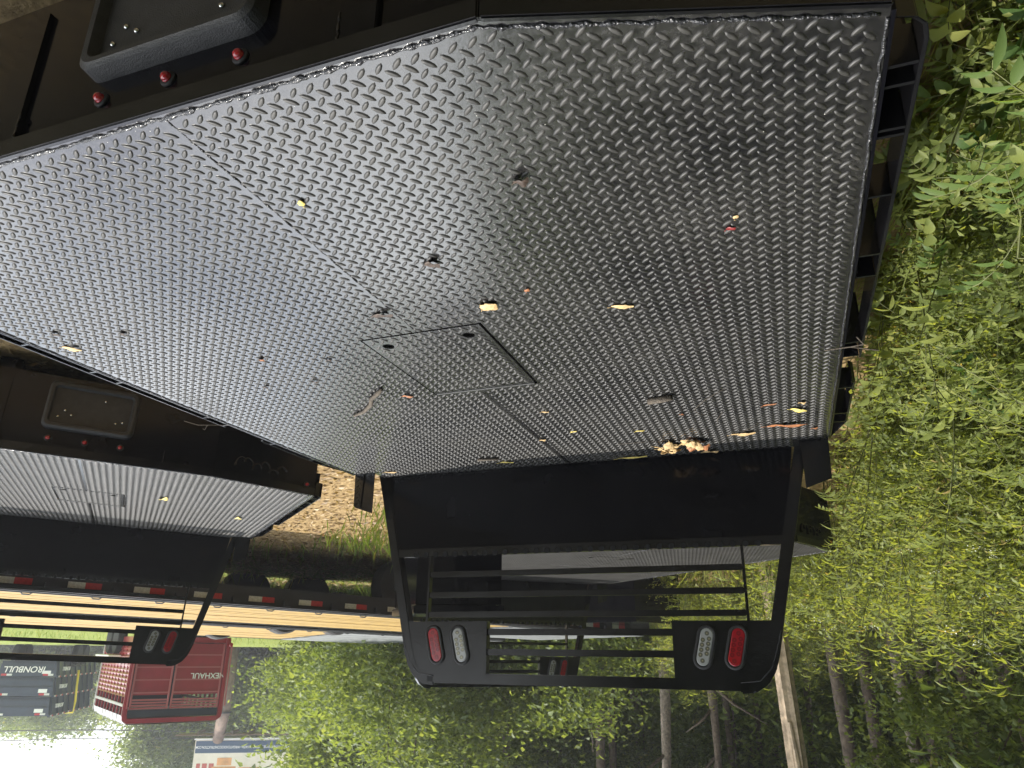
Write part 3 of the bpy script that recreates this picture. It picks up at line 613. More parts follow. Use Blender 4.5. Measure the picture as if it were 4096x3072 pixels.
# ------------------------------------------------------------------ plank deck trailers
M['plank'] = mat('pine_plank', (0.30, 0.185, 0.03), 0.7, var=0.22, vscale=9, bump=0.3, bscale=30)
M['trailerblack'] = mat('trailer_black', (0.022, 0.022, 0.024), 0.45, var=0.25, vscale=6, bump=0.1, bscale=50)
M['trailergrey'] = mat('galvanised_ramp', (0.17, 0.18, 0.185), 0.55, metal=0.2, var=0.25, vscale=14)
M['tapered'] = mat('red_reflective_tape', (0.50, 0.035, 0.04), 0.35, bump=0.2, bscale=300, var=0.15, vscale=40); M['tapewhite'] = mat('white_reflective_tape', (0.62, 0.63, 0.6), 0.35, bump=0.3, bscale=300, var=0.2, vscale=60)
M['tyre'] = mat('tyre_rubber', (0.02, 0.02, 0.02), 0.8, bump=0.3, bscale=60); M['rim'] = mat('wheel_rim', (0.5, 0.5, 0.5), 0.35, metal=0.9)
def wheel(parent, x, y, z, r=0.36, wd=0.22):
    q = Matrix.Translation((x, y, z)) @ Matrix.Rotation(math.pi/2, 4, 'X')
    mb = MB(); mb.lathe([(r*0.6, -wd/2), (r*0.93, -wd/2), (r, -wd*0.32), (r, wd*0.32), (r*0.93, wd/2), (r*0.6, wd/2)], 28, q); o = mb.build('wheel', M['tyre'], parent, smooth=False)
    mb = MB(); mb.lathe([(r*0.6, -wd/2+0.01), (r*0.5, -wd*0.3), (r*0.2, -wd*0.42), (r*0.2, wd*0.42), (r*0.5, wd*0.3), (r*0.6, wd/2-0.01)], 20, q); mb.build('rim', M['rim'], o)
def plank_trailer(label, P, roll, x0, xw, x1, width, tape0, dt, nplank=14):
    root = empty('flatbed_trailer'); root.location = P
    d = Vector((-0.4900, 0.87143, 0.02247)).normalized(); s_ = Vector((SX, SY, 0)); s_ = (s_*math.cos(roll) + Vector((0, 0, 1))*math.sin(roll)); s_ = (s_ - d*s_.dot(d)).normalized(); d = -d; n = d.cross(s_)
    root.rotation_euler = Matrix((d, s_, n)).transposed().to_euler()
    x0, xw, x1 = -x0, -xw, -x1
    # local: x along, y away from us, z up (handedness: x, y, z with y = away)
    pw = (width-0.16)/nplank
    for i in range(nplank):
        mb = MB(); y = 0.08+i*pw; mb.box(x0, xw, y+0.003, y+pw-0.003, -0.04, -0.002+random.uniform(-0.003, 0.003)); mb.build('plank', M['plank'], root, bevel=0.003)
    for k, y in enumerate((0.0, width-0.06)):
        mb = MB(); mb.box(x0, x1, y, y+0.06, -0.20, -0.003); mb.box(x0, x1, y-0.045 if k == 0 else y+0.06, y if k == 0 else y+0.105, -0.024, -0.012); mb.build('side_rail', M['trailerblack'], root, bevel=0.003)
        mb = MB(); mb.bar((x0, y+(0.068 if k == 0 else -0.008), 0.0), (x1, y+(0.068 if k == 0 else -0.008), 0.0), 0.014, 0.012); mb.build('deck_lip', M['trailergrey'], root)
    if x1 < xw:
        for i in range(5):
            mb = MB(); y = 0.10+i*(width-0.2)/5; mb.box(xw-0.01, x1, y, y+(width-0.2)/5-0.02, -0.05, 0.012); mb.build('ramp_section', M['trailergrey'], root, bevel=0.004)
    i = 0; t = tape0
    while t < -x1-0.3:
        if t > -x0:
            mb = MB(); mb.box(-t-0.135, -t, -0.0035, -0.0005, -0.107, -0.055); mb.build('tape_white', M['tapewhite'], root)
            mb = MB(); mb.box(-t-0.265, -t-0.136, -0.0035, -0.0005, -0.107, -0.055); mb.build('tape_red', M['tapered'], root)
            mb = MB(); mb.box(-t-0.44, -t-0.36, -0.04, -0.001, -0.085, -0.03); mb.build('stake_pocket', M['trailerblack'], root, bevel=0.002)
            mb = MB(); mb.tube([(-t-0.20, 0.02, 0.004), (-t-0.22, 0.03, 0.02), (-t-0.27, 0.03, 0.02), (-t-0.29, 0.02, 0.004)], 0.006, 6); mb.build('tie_ring', M['trailergrey'], root)
        t += dt; i += 1
    mb = MB(); mb.box(x0, xw, 0.55, 0.65, -0.21, -0.05); mb.box(x0, xw, width-0.65, width-0.55, -0.19, -0.05); mb.build('main_beam', M['trailerblack'], root)
    hgt = P[2]-gz(P[0], P[1])
    for x, y in ((3.95, 0.28), (4.8, 0.28), (2.9, width-0.28), (3.75, width-0.28)): wheel(root, -x, y, -hgt+0.34-0.02*x, 0.32)
    tag(root, label, 'trailer'); return root
plank_trailer('long black trailer with yellow plank deck and red and white tape, nearest the beds', (5.093, 3.603, 0.46+DZ), R(1.2), -5.0, 5.6, 8.2, 2.55, 0.476-0.531*9, 0.531)
q2 = np.array([5.093, 3.603, 0.46]) + 3.1*np.array([SX, SY, 0]) + np.array([0, 0, 0.075])
plank_trailer('second plank deck trailer parked behind the taped one', (q2[0], q2[1], q2[2]+DZ), R(2.0), -6.0, 4.9, 8.0, 2.55, 0.3-0.62*9, 0.62)

# ------------------------------------------------------------------ red livestock trailer
M['maroon'] = mat('maroon_paint', (0.27, 0.016, 0.028), 0.3, var=0.15, vscale=3, bump=0.05, bscale=8, coat=0.4); M['marooned'] = mat('maroon_edge', (0.42, 0.12, 0.13), 0.35, coat=0.3)
M['silver'] = mat('silver_sheet', (0.55, 0.54, 0.52), 0.4, metal=0.5, var=0.15, vscale=6); M['darknav'] = mat('header_dim_interior', (0.012, 0.018, 0.035), 0.4)
M['whitepaint'] = mat('white_paint', (0.8, 0.8, 0.78), 0.5); M['white_letter'] = mat('white_letters', (0.82, 0.82, 0.8), 0.5)
def stock_trailer():
    A = px(927, 2560, 17.7); B = px(540, 2560, 16.5)
    r = Vector((B[0]-A[0], B[1]-A[1], 0)); wid = r.length; r.normalize(); f = Vector((-r.y, r.x, 0))        # r to our right, f away
    g = gz(A[0], A[1])
    root = empty('livestock_trailer', (A[0], A[1], g)); root.rotation_euler = Matrix((r, f, Vector((0, 0, 1)))).transposed().to_euler()
    H = 2.47+DZ-g; fl = 0.45; Ln = 3.7
    def pt(name, boxes, m_, bev=0.006):
        mb = MB()
        for b in boxes: mb.box(*b)
        return mb.build(name, m_, root, bevel=bev)
    pt('floor', [(0, wid, 0.06, Ln, fl-0.12, fl)], M['maroon'])
    # rear corner posts and arch
    for x in (0, wid-0.10): pt('rear_post', [(x, x+0.10, 0, 0.10, fl-0.1, H-0.14)], M['maroon'], 0.02)
    mb = MB(); pr = [(0.0, H-0.18), (0.02, H-0.07), (0.12, H), (wid-0.12, H), (wid-0.02, H-0.07), (wid, H-0.18), (wid-0.10, H-0.18), (wid-0.12, H-0.10), (0.12, H-0.10), (0.10, H-0.18)]
    mb.prism([(x, -0.001, z) for x, z in pr], (0, 0.102, 0)); mb.build('rear_arch', M['maroon'], root, bevel=0.006)
    # roof
    mb = MB(); rf = [(0.0, H-0.17), (0.03, H-0.05), (0.14, H+0.03), (wid-0.14, H+0.03), (wid-0.03, H-0.05), (wid, H-0.17)]
    for x0, x1, y0, y1 in ((0, 0, 0, 0),): pass
    n = len(rf); vs = [(x, y, z) for y in (0.11, Ln) for x, z in rf]; mb.add(vs, [(i, i+1, n+i+1, n+i) for i in range(n-1)] + [tuple(range(n, 2*n))]); mb.build('roof', M['silver'], root, smooth=True)
    for y in np.linspace(0.6, Ln-0.3, 7):
        mb = MB(); mb.tube([(x, y, z+0.006) for x, z in rf], 0.012, 5); mb.build('roof_rib', M['silver'], root)
    # side walls: corrugated lower sheet, slatted upper part
    for x, sgn in ((0.02, -1), (wid-0.02, 1)):
        mb = MB(); k = 26; vs = []
        for i in range(k):
            for y in (0.11, Ln): vs.append((x+sgn*0.02*(i % 2), y, fl+(1.15)*i/(k-1)))
        mb.add(vs, [(2*i, 2*i+1, 2*i+3, 2*i+2) for i in range(k-1)]); mb.build('side_sheet', M['maroon'], root)
        for i in range(9):
            y = 0.35+i*(Ln-0.5)/8; pt('side_stud', [(x-0.02, x+0.02, y-0.025, y+0.025, fl, H-0.17)], M['maroon'], 0.003)
        for z in (fl+1.32, fl+1.50, fl+1.68):
            if z < H-0.2: pt('side_slat', [(x-0.025, x+0.025, 0.11, Ln, z-0.03, z+0.03)], M['silver'], 0.004)
    pt('front_wall', [(0.02, wid-0.02, Ln-0.04, Ln-0.012, fl, H-0.1)], M['darknav'])  # wall coloured dark to imitate the dim inside behind the gate bars
    pt('nose_cap', [(0.0, wid, Ln-0.008, Ln+0.18, fl, H-0.02)], M['silver'], 0.05)
    # rear gate in two leaves: sheet below with ribs, bars above
    mid = wid*0.56
    gz0, gz1 = fl+0.02, fl+1.12
    for x0, x1 in ((0.12, mid-0.02), (mid+0.02, wid-0.12)):
        pt('gate_sheet', [(x0, x1, 0.045, 0.06, gz0, gz1)], M['maroon'], 0.002)
        for z in np.linspace(gz0+0.25, gz1-0.05, 4): pt('gate_rib', [(x0, x1, 0.022, 0.044, z-0.014, z+0.014)], M['marooned'], 0.005)
        for z in np.linspace(gz1+0.10, H-0.30, 4): pt('gate_bar', [(x0, x1, 0.03, 0.06, z-0.018, z+0.018)], M['marooned'], 0.006)
        for x in (x0, x1-0.035): pt('gate_stile', [(x, x+0.035, 0.012, 0.06, gz0, H-0.28)], M['marooned'], 0.006)
    pt('header_panel', [(0.11, wid-0.11, 0.05, 0.07, H-0.27, H-0.11)], M['darknav'], 0.004)
    for x in (-0.06, wid-0.16, wid-0.10): pt('hinge_rod', [(x+0.02, x+0.05, -0.03, -0.004, fl, H-0.3)], M['marooned'], 0.008)
    for x in (0.13, wid-0.2): 
        mb = MB(); q = Matrix.Translation((x-0.12, -0.005, fl+0.04)) @ Matrix.Rotation(math.pi/2, 4, 'X'); mb.lathe([(0.05, 0), (0.05, 0.02), (0.03, 0.03)], 14, q); mb.build('tail_lamp', M['redlens'], root)
    text_mesh('gate_lettering', 'NEXHAUL', 0.17, M['white_letter'], root, Matrix.Translation((mid*0.36, 0.018, fl+0.72)) @ Matrix.Rotation(math.pi/2, 4, 'X'), 0.003)
    for y in (1.7, 2.6):
        for x in (-0.02, wid+0.02):
            q = Matrix.Translation((x, y, 0.36)) @ Matrix.Rotation(math.pi/2, 4, 'Y'); mb = MB(); mb.lathe([(0.2, -0.1), (0.34, -0.1), (0.36, -0.07), (0.36, 0.07), (0.34, 0.1), (0.2, 0.1)], 24, q); o = mb.build('wheel', M['tyre'], root)
            mb = MB(); mb.lathe([(0.2, -0.09), (0.08, -0.06), (0.08, 0.06), (0.2, 0.09)], 16, q); mb.build('rim', M['rim'], o)
    pt('fender', [(wid+0.02, wid+0.28, 1.2, 3.1, 0.74, 0.79)], M['whitepaint'], 0.01)
    tag(root, 'maroon livestock trailer with barred rear gate and white lettering', 'trailer')
stock_trailer()

# ------------------------------------------------------------------ stack of dark blue dump trailers
M['blue'] = mat('dark_blue_paint', (0.02, 0.035, 0.06), 0.35, var=0.2, vscale=3, coat=0.3); M['strap'] = mat('yellow_strap', (0.75, 0.6, 0.03), 0.7)
def dump_body(root, z, W, Ln, H, slope, wheels=False):
    mb = MB(); mb.box(0, W, 0, Ln, z, z+0.06); mb.build('floor', M['blue'], root)
    for x, s in ((0, -1), (W, 1)):
        mb = MB(); mb.prism([(x, 0, z), (x, Ln, z), (x+s*slope, Ln, z+H), (x+s*slope, 0, z+H)], (-s*0.03, 0, 0)); mb.build('side_wall', M['blue'], root)
        mb = MB(); mb.bar((x+s*slope, 0, z+H), (x+s*slope, Ln, z+H), 0.09, 0.07); mb.build('top_rail', M['blue'], root, bevel=0.008)
        for i in range(8):
            y = 0.2+i*(Ln-0.4)/7; mb = MB(); mb.bar((x+s*0.03, y, z), (x+s*(slope+0.03), y, z+H-0.04), 0.06, 0.05, (s, 0, 0)); mb.build('stake_rib', M['blue'], root)
            mb = MB(); mb.box(x+s*(slope+0.048), x+s*(slope+0.052), y-0.14, y-0.002, z+H-0.03, z+H+0.03); mb.build('tape_white', M['tapewhite'], root)
            mb = MB(); mb.box(x+s*(slope+0.048), x+s*(slope+0.052), y+0.002, y+0.14, z+H-0.03, z+H+0.03); mb.build('tape_red', M['tapered'], root)
    mb = MB(); mb.prism([(0.02, 0, z+0.02), (W-0.02, 0, z+0.02), (W-0.02+slope, 0, z+H), (0.02-slope, 0, z+H)], (0, 0.05, 0)); mb.build('tail_gate', M['blue'], root, bevel=0.006)
    for zz_ in (z+0.12, z+H*0.55): 
        mb = MB(); mb.box(0.04, W-0.04, -0.05, -0.001, zz_-0.03, zz_+0.03); mb.build('gate_rib', M['blue'], root, bevel=0.01)
    for x in (0.02, W-0.40):
        mb = MB(); mb.box(x, x+0.18, -0.006, -0.002, z+H-0.10, z+H-0.03); mb.build('tape_white', M['tapewhite'], root)
        mb = MB(); mb.box(x+0.182, x+0.36, -0.006, -0.002, z+H-0.10, z+H-0.03); mb.build('tape_red', M['tapered'], root)
    mb = MB(); mb.box(0.12, 0.42, -0.012, -0.007, z+H*0.62, z+H*0.82); mb.build('plate', M['whitepaint'], root)
    if wheels:
        mb = MB(); mb.box(0.4, 0.55, 0, Ln+1, z-0.2, z-0.001); mb.box(W-0.55, W-0.4, 0, Ln+1, z-0.2, z-0.001); mb.build('chassis', M['trailerblack'], root)
        for y in (1.8, 2.7):
            for x in (-0.16, W+0.16):
                q = Matrix.Translation((x, y, 0.38)) @ Matrix.Rotation(math.pi/2, 4, 'Y'); mb = MB(); mb.lathe([(0.2, -0.11), (0.36, -0.11), (0.38, -0.07), (0.38, 0.07), (0.36, 0.11), (0.2, 0.11)], 24, q); o = mb.build('wheel', M['tyre'], root)
                mb = MB(); mb.lathe([(0.2, -0.1), (0.1, -0.06), (0.1, 0.06), (0.2, 0.1)], 16, q); mb.build('rim', M['rim'], o)
        for x in (-0.16, W+0.16):
            mb = MB(); mb.box(x-0.14, x+0.14, 1.3, 3.2, 0.80, 0.83); mb.build('fender', M['trailerblack'], root)
c0 = px(225, 2655, 28); c1 = px(10, 2655, 27.6); cf = px(425, 2655, 33)
r = Vector((c1[0]-c0[0], c1[1]-c0[1], 0)); Wd = r.length; r.normalize(); f = Vector((-r.y, r.x, 0)); gg = gz(c0[0], c0[1])
names = ['lowest dump trailer of the dark blue stack, lettered on its tailgate', 'middle dump trailer body of the dark blue stack', 'topmost dump trailer body of the dark blue stack']
ztop = 3.38+DZ-gg; zs = [0.62, 1.20, 1.20+(ztop-1.20)/2]
for i in range(3):
    root = empty('dump_trailer', (c0[0], c0[1], gg)); root.rotation_euler = Matrix((r, f, Vector((0, 0, 1)))).transposed().to_euler()
    hh = (ztop-1.20)/2-0.03 if i else 0.55
    dump_body(root, zs[i], Wd, 5.2, hh, 0.10, i == 0); tag(root, names[i], 'trailer', 'stacked dump trailers')
    wl = Matrix.Translation((Wd*0.55, -0.058, zs[i]+hh*0.52)) @ Matrix.Rotation(math.pi/2, 4, 'X')
    if i == 0: text_mesh('tailgate_lettering', 'IRONBULL', 0.30, M['white_letter'], root, wl, 0.004, 0.2)
    text_mesh('side_lettering', 'IRONBULL', 0.20, M['white_letter'], root, Matrix.Translation((-0.14, 0.9, zs[i]+hh*0.5)) @ Matrix.Rotation(-math.pi/2, 4, 'Z') @ Matrix.Rotation(math.pi/2, 4, 'X'), 0.004, 0.2)
sr = empty('ratchet_strap', (c0[0], c0[1], gg)); sr.rotation_euler = Matrix((r, f, Vector((0, 0, 1)))).transposed().to_euler()
mb = MB(); mb.tube([(-0.17, 2.4, 1.0), (-0.19, 2.5, 1.7), (-0.17, 2.75, 2.2), (-0.15, 2.8, ztop+0.04), (Wd/2, 2.9, ztop+0.06)], 0.045, 6); mb.build('webbing', M['strap'], sr); tag(sr, 'yellow strap over the stacked blue dump trailers', 'strap')

# ------------------------------------------------------------------ pole, billboard, wires, street lamp
M['poledark'] = mat('pole_wood', (0.16, 0.11, 0.08), 0.85, var=0.35, vscale=4, bump=0.4, bscale=20)
pb = ground_at(930, 38)
pt_ = px(872, 2958, 38)
mb = MB(); mb.tube([(0, 0, -0.3), (0.02, 0, 3), (pt_[0]-pb.x, pt_[1]-pb.y, pt_[2]-pb.z)], [0.34, 0.31, 0.27], 14); po = empty('sign_pole', pb); mb.build('shaft', M['poledark'], po, smooth=True)
mb = MB(); mb.lathe([(0.36, 0), (0.36, 0.08)], 14, Matrix.Translation((0.02, 0, 3.1))); mb.build('band', M['trailerblack'], po)
tag(po, 'tall brown pole rising behind the maroon trailer to the billboard', 'pole')
BL = Vector(px(1160, 2992, 38.5)); BR = Vector(px(783, 2956, 38.2)); bx = BR-BL; bw = Vector((bx.x, bx.y, 0)).length
bo = empty('billboard', (BL.x, BL.y, min(BL.z, BR.z))); bxn = Vector((bx.x, bx.y, 0)).normalized(); byn = Vector((-bxn.y, bxn.x, 0))
bo.rotation_euler = (Matrix((bxn, byn, Vector((0, 0, 1)))).transposed() @ Matrix.Rotation(-R(0.6), 3, 'Y')).to_euler()
M['cream'] = mat('billboard_print', (0.74, 0.68, 0.58), 0.6, var=0.12, vscale=1.2); M['navy'] = mat('billboard_navy', (0.035, 0.075, 0.14), 0.5); M['orange'] = mat('billboard_orange', (0.66, 0.33, 0.13), 0.6, var=0.3, vscale=2); M['brick'] = mat('billboard_red', (0.45, 0.09, 0.07), 0.6)
def bpart(name, b, m_, bev=0.0):
    mb = MB(); mb.box(*b); return mb.build(name, m_, bo, bevel=bev)
bpart('panel', (0, bw, 0, 0.25, 0, 3.2), M['cream'], 0.03)
bpart('frame_edge', (-0.06, bw+0.06, -0.02, 0.24, -0.07, -0.002), M['whitepaint'], 0.01)
bpart('navy_band', (0.05, bw-0.05, -0.012, -0.002, 0.05, 0.62), M['navy'])
text_mesh('billboard_lettering', '\u2022 BUILT WITH PURPOSE. ROOTED IN FAITH \u2022 WRIGHTCHOICECONSTRUCTION.COM', 0.17, M['white_letter'], bo, Matrix.Translation((bw/2, -0.016, 0.34)) @ Matrix.Rotation(math.pi/2, 4, 'X') @ Matrix.Scale(bw*0.88/5.9, 4, (1, 0, 0)), 0.001)
for k, (x0, x1, z0, z1, mm_) in enumerate([(0.78, 0.83, 1.1, 1.6, 'brick'), (0.85, 0.90, 1.1, 1.6, 'brick'), (0.92, 0.96, 1.1, 1.6, 'brick'), (0.60, 0.75, 0.85, 1.2, 'orange'), (0.55, 0.80, 1.25, 1.45, 'orange'), (0.30, 0.52, 1.3, 1.42, 'orange'), (0.35, 0.75, 1.7, 2.6, 'orange')]):
    bpart('printed_house', (bw*x0, bw*x1, -0.010-0.001*k, -0.003-0.0005*k, z0, z1), M[mm_])
bpart('catwalk', (-0.2, bw+0.8, -0.9, -0.1, -0.34, -0.28), M['poledark'], 0.01)
for x in np.linspace(0.3, bw-0.3, 6): bpart('bracket', (x-0.04, x+0.04, -0.8, 0.4, -0.48, -0.35), M['poledark'])
bpart('back_truss', (0.1, bw-0.1, 0.3, 0.5, 0.2, 0.4), M['poledark'])
tag(bo, 'billboard with a navy text band above the trees', 'billboard')
M['wire'] = mat('cable', (0.03, 0.03, 0.03), 0.7)
for i, (a, b, lab) in enumerate([((-900, 2975, 45), (1150, 2940, 45), 'lower thick power cable crossing the sky'), ((-900, 3030, 45), (1150, 2960, 45), 'upper thin power cable crossing the sky')]):
    A = Vector(px(*a)); B = Vector(px(*b)); mb = MB(); mb.tube([A.lerp(B, k/16) - Vector((0, 0, 0.5*math.sin(math.pi*k/16))) for k in range(17)], 0.035 - 0.012*i, 6); o = mb.build('power_cable', M['wire']); tag(o, lab, 'cable')
lp = ground_at(-120, 60); lt = Vector(px(75, 2855, 60)); lam = empty('street_lamp', (lp.x, lp.y, lp.z)); tag(lam, 'small street lamp on an arm above the dump trailer stack', 'street lamp')
d0 = lt - lp
mb = MB(); mb.tube([(0, 0, 0), (0, 0, d0.z-0.5)], 0.10, 8); mb.build('mast', M['trailergrey'], lam)
mb = MB(); mb.tube([(0, 0, d0.z-0.6), (d0.x*0.5, d0.y*0.5, d0.z-0.15), (d0.x, d0.y, d0.z)], 0.06, 8); mb.build('arm', M['trailergrey'], lam)
mb = MB(); mb.box(d0.x-0.35, d0.x+0.35, d0.y-0.2, d0.y+0.2, d0.z-0.05, d0.z+0.3); mb.build('lamp_head', M['trailergrey'], lam, bevel=0.06)

# ------------------------------------------------------------------ plants: leaf arrays
def unit(v): return v/np.linalg.norm(v, axis=-1, keepdims=True)
def leaves_simple(P, D, Nn, ln, wd, fold=0.25):
    """rhombic folded leaves (4 verts, 2 tris): P base, D direction, Nn normal"""
    n = len(P); S = unit(np.cross(D, Nn)); ln = ln[:, None]; wd = wd[:, None]
    mid = P + D*ln*0.45 - Nn*ln*0.02
    a = P; b = mid + S*wd*0.5 + Nn*wd*fold; c = P + D*ln - Nn*ln*0.10; d = mid - S*wd*0.5 + Nn*wd*fold
    V = np.stack([a, b, c, d], 1).reshape(-1, 3); o = np.arange(n)[:, None]*4
    F = np.concatenate([o+[0, 1, 2], o+[0, 2, 3]], 1).reshape(-1, 3)
    return V, F
def leaves_fine(P, D, Nn, ln, wd, droop=0.25, fold=0.14, k=7):
    """curved leaves: k cross rows of 3 verts"""
    n = len(P); S = unit(np.cross(D, Nn)); Nn = unit(np.cross(S, D)); rows = []
    prof = np.array([0.10, 0.62, 0.94, 1.0, 0.80, 0.45, 0.03])
    for i in range(k):
        u = i/(k-1); c = P + D*(ln*u)[:, None]*(1-0.15*u) - Nn*(ln*droop*u*u)[:, None]
        h = (wd*0.5*prof[i])[:, None]
        rows += [c + S*h + Nn*h*fold*2, c, c - S*h + Nn*h*fold*2]
    V = np.stack(rows, 1).reshape(-1, 3); m_ = 3*k; q = []
    for i in range(k-1):
        for j in range(2):
            a = i*3+j; q += [(a, a+1, a+4), (a, a+4, a+3)]
    F = (np.array(q)[None] + (np.arange(n)*m_)[:, None, None]).reshape(-1, 3)
    return V, F
def tube_np(pts, r, n=4):
    mb = MB(); mb.tube(pts, r, n, cap=False); V = np.array(mb.v); F = []
    for f in mb.f: F += [(f[0], f[1], f[2]), (f[0], f[2], f[3])]
    return V, np.array(F)
class Plant:
    def __init__(s): s.lv = []; s.lf = []; s.lr = []; s.sv = []; s.sf = []; s.fv = []; s.ff = []
    def leaves(s, V, F, rnd, per):
        o = sum(len(v) for v in s.lv); s.lv.append(V); s.lf.append(F+o); s.lr.append(np.repeat(rnd, per))
    def stem(s, pts, r, n=4):
        V, F = tube_np(pts, r, n); o = sum(len(v) for v in s.sv); s.sv.append(V); s.sf.append(F+o)
    def flower(s, V, F):
        o = sum(len(v) for v in s.fv); s.fv.append(V); s.ff.append(F+o)
    def get(s):
        c = lambda a, d: np.concatenate(a) if a else np.zeros((0, d))
        return c(s.lv, 3), c(s.lf, 3).astype(int), (np.concatenate(s.lr) if s.lr else np.zeros(0)), c(s.sv, 3), c(s.sf, 3).astype(int), c(s.fv, 3), c(s.ff, 3).astype(int)
def stem_curve(h, lean, rs, k=7):
    a = rs.uniform(0, 6.28); pts = []
    for i in range(k):
        u = i/(k-1); pts.append(np.array([math.cos(a)*lean*u*u + rs.normal(0, 0.006), math.sin(a)*lean*u*u + rs.normal(0, 0.006), h*u]))
    return pts
def along(pts, u):
    x = u*(len(pts)-1); i = min(int(x), len(pts)-2); return pts[i]*(1-(x-i)) + pts[i+1]*(x-i)
def ring_leaves(pl, pts, us, ln, wd, elev, rs, droop=0.35, base=0.0, fine=True, opp=False, rbase=0.5):
    n = len(us); P = np.array([along(pts, u) for u in us]); az = base + np.arange(n)*2.4 + rs.normal(0, 0.3, n)
    if opp: az = base + (np.arange(n)//2)*1.57 + (np.arange(n) % 2)*math.pi + rs.normal(0, 0.15, n)
    el = elev + rs.normal(0, 0.25, n)
    D = np.stack([np.cos(az)*np.cos(el), np.sin(az)*np.cos(el), np.sin(el)], 1); U = np.tile([0, 0, 1.], (n, 1)) + rs.normal(0, 0.2, (n, 3)); U = unit(U - D*(U*D).sum(1, keepdims=True))
    l = ln*rs.uniform(0.7, 1.2, n); w_ = wd*rs.uniform(0.8, 1.2, n); rnd = np.clip(rbase + rs.normal(0, 0.2, n), 0, 1)
    if fine: V, F = leaves_fine(P, D, U, l, w_, droop); pl.leaves(V, F, rnd, 24)
    else: V, F = leaves_simple(P, D, U, l, w_); pl.leaves(V, F, rnd, 2)
def narrow_weed(seed, h=1.25, flowers=False, rbase=0.45):
    rs = np.random.default_rng(seed); pl = Plant(); pts = stem_curve(h, 0.25, rs); pl.stem(pts, list(np.linspace(0.005, 0.0015, len(pts))))
    ring_leaves(pl, pts, np.linspace(0.12, 1, 34), 0.115, 0.020, 0.45, rs, 0.5, rbase=rbase)
    for b in range(5):
        u = rs.uniform(0.45, 0.9); p0 = along(pts, u); a = rs.uniform(0, 6.28); ln = rs.uniform(0.2, 0.4)
        bp = [p0 + np.array([math.cos(a)*ln*k/4*0.8, math.sin(a)*ln*k/4*0.8, ln*k/4*0.75]) for k in range(5)]; pl.stem(bp, list(np.linspace(0.0025, 0.001, 5)), 3)
        ring_leaves(pl, bp, np.linspace(0.15, 1, 12), 0.075, 0.014, 0.4, rs, 0.4, rbase=rbase+0.12)
        if flowers:
            n = 14; P = bp[-1] + rs.normal(0, 1, (n, 3))*[0.03, 0.03, 0.01]; D = unit(rs.normal(0, 1, (n, 3))+[0, 0, 1]); U = unit(np.cross(D, rs.normal(0, 1, (n, 3))))
            V, F = leaves_simple(P, D, U, np.full(n, 0.009), np.full(n, 0.007)); pl.flower(V, F)
    return pl
def broad_weed(seed, h=0.75, ln=0.10, wd=0.055, opp=True, n=18):
    rs = np.random.default_rng(seed); pl = Plant(); pts = stem_curve(h, 0.2, rs); pl.stem(pts, list(np.linspace(0.005, 0.002, len(pts))))
    ring_leaves(pl, pts, np.repeat(np.linspace(0.2, 1, n//2), 2), ln, wd, 0.25 if opp else 0.05, rs, 0.35 if opp else 0.5, opp=opp, rbase=0.32); return pl
def pinnate_weed(seed, h=0.7, rb=0.38):
    rs = np.random.default_rng(seed); pl = Plant(); pts = stem_curve(h, 0.2, rs); pl.stem(pts, list(np.linspace(0.006, 0.003, len(pts))))
    for b in range(7):
        p0 = along(pts, 0.35+0.65*b/6); a = b*2.4+rs.normal(0, 0.2); ln = rs.uniform(0.26, 0.38); el = rs.uniform(0.2, 0.7)
        rp_ = [p0 + np.array([math.cos(a)*math.cos(el)*ln*k/5, math.sin(a)*math.cos(el)*ln*k/5, ln*(math.sin(el)*k/5-0.5*(k/5)**2)]) for k in range(6)]; pl.stem(rp_, 0.0018, 3)
        us = np.repeat(np.linspace(0.25, 0.98, 6), 2); n = len(us); P = np.array([along(rp_, u) for u in us]); t = unit(np.array([along(rp_, min(1, u+0.05))-along(rp_, u-0.05) for u in us]))
        sd_ = unit(np.cross(t, np.tile([0, 0, 1.], (n, 1))))*np.where(np.arange(n) % 2, 1, -1)[:, None]; D = unit(sd_*0.85 + t*0.55 + [0, 0, 0.05]); U = unit(np.tile([0, 0, 1.], (n, 1)) + rs.normal(0, 0.15, (n, 3)))
        V, F = leaves_fine(P, D, U, rs.uniform(0.06, 0.095, n), rs.uniform(0.02, 0.03, n), 0.25); pl.leaves(V, F, np.clip(rs.normal(rb, 0.12, n), 0, 1), 24)
    return pl
def small_leaf_bush(seed, h=0.8, n=420, rbase=0.35):
    rs = np.random.default_rng(seed); pl = Plant()
    for b in range(7):
        a = rs.uniform(0, 6.28); r_ = rs.uniform(0.1, 0.45); hh = h*rs.uniform(0.6, 1.1)
        bp = [np.array([math.cos(a)*r_*k/5, math.sin(a)*r_*k/5, hh*(k/5)**0.8]) + rs.normal(0, 0.012, 3) for k in range(6)]; pl.stem(bp, list(np.linspace(0.004, 0.001, 6)), 3)
        us = np.sort(rs.uniform(0.15, 1, n//7)); P = np.array([along(bp, u) for u in us]) + rs.normal(0, 0.045, (len(us), 3))
        az = rs.uniform(0, 6.28, len(us)); el = rs.normal(0.3, 0.4, len(us)); D = np.stack([np.cos(az)*np.cos(el), np.sin(az)*np.cos(el), np.sin(el)], 1); U = unit(np.tile([0, 0, 1.], (len(us), 1))+rs.normal(0, 0.35, (len(us), 3)))
        V, F = leaves_simple(P, D, U, rs.uniform(0.025, 0.05, len(us)), rs.uniform(0.015, 0.026, len(us))); pl.leaves(V, F, np.clip(rs.normal(rbase, 0.18, len(us)), 0, 1), 2)
    return pl
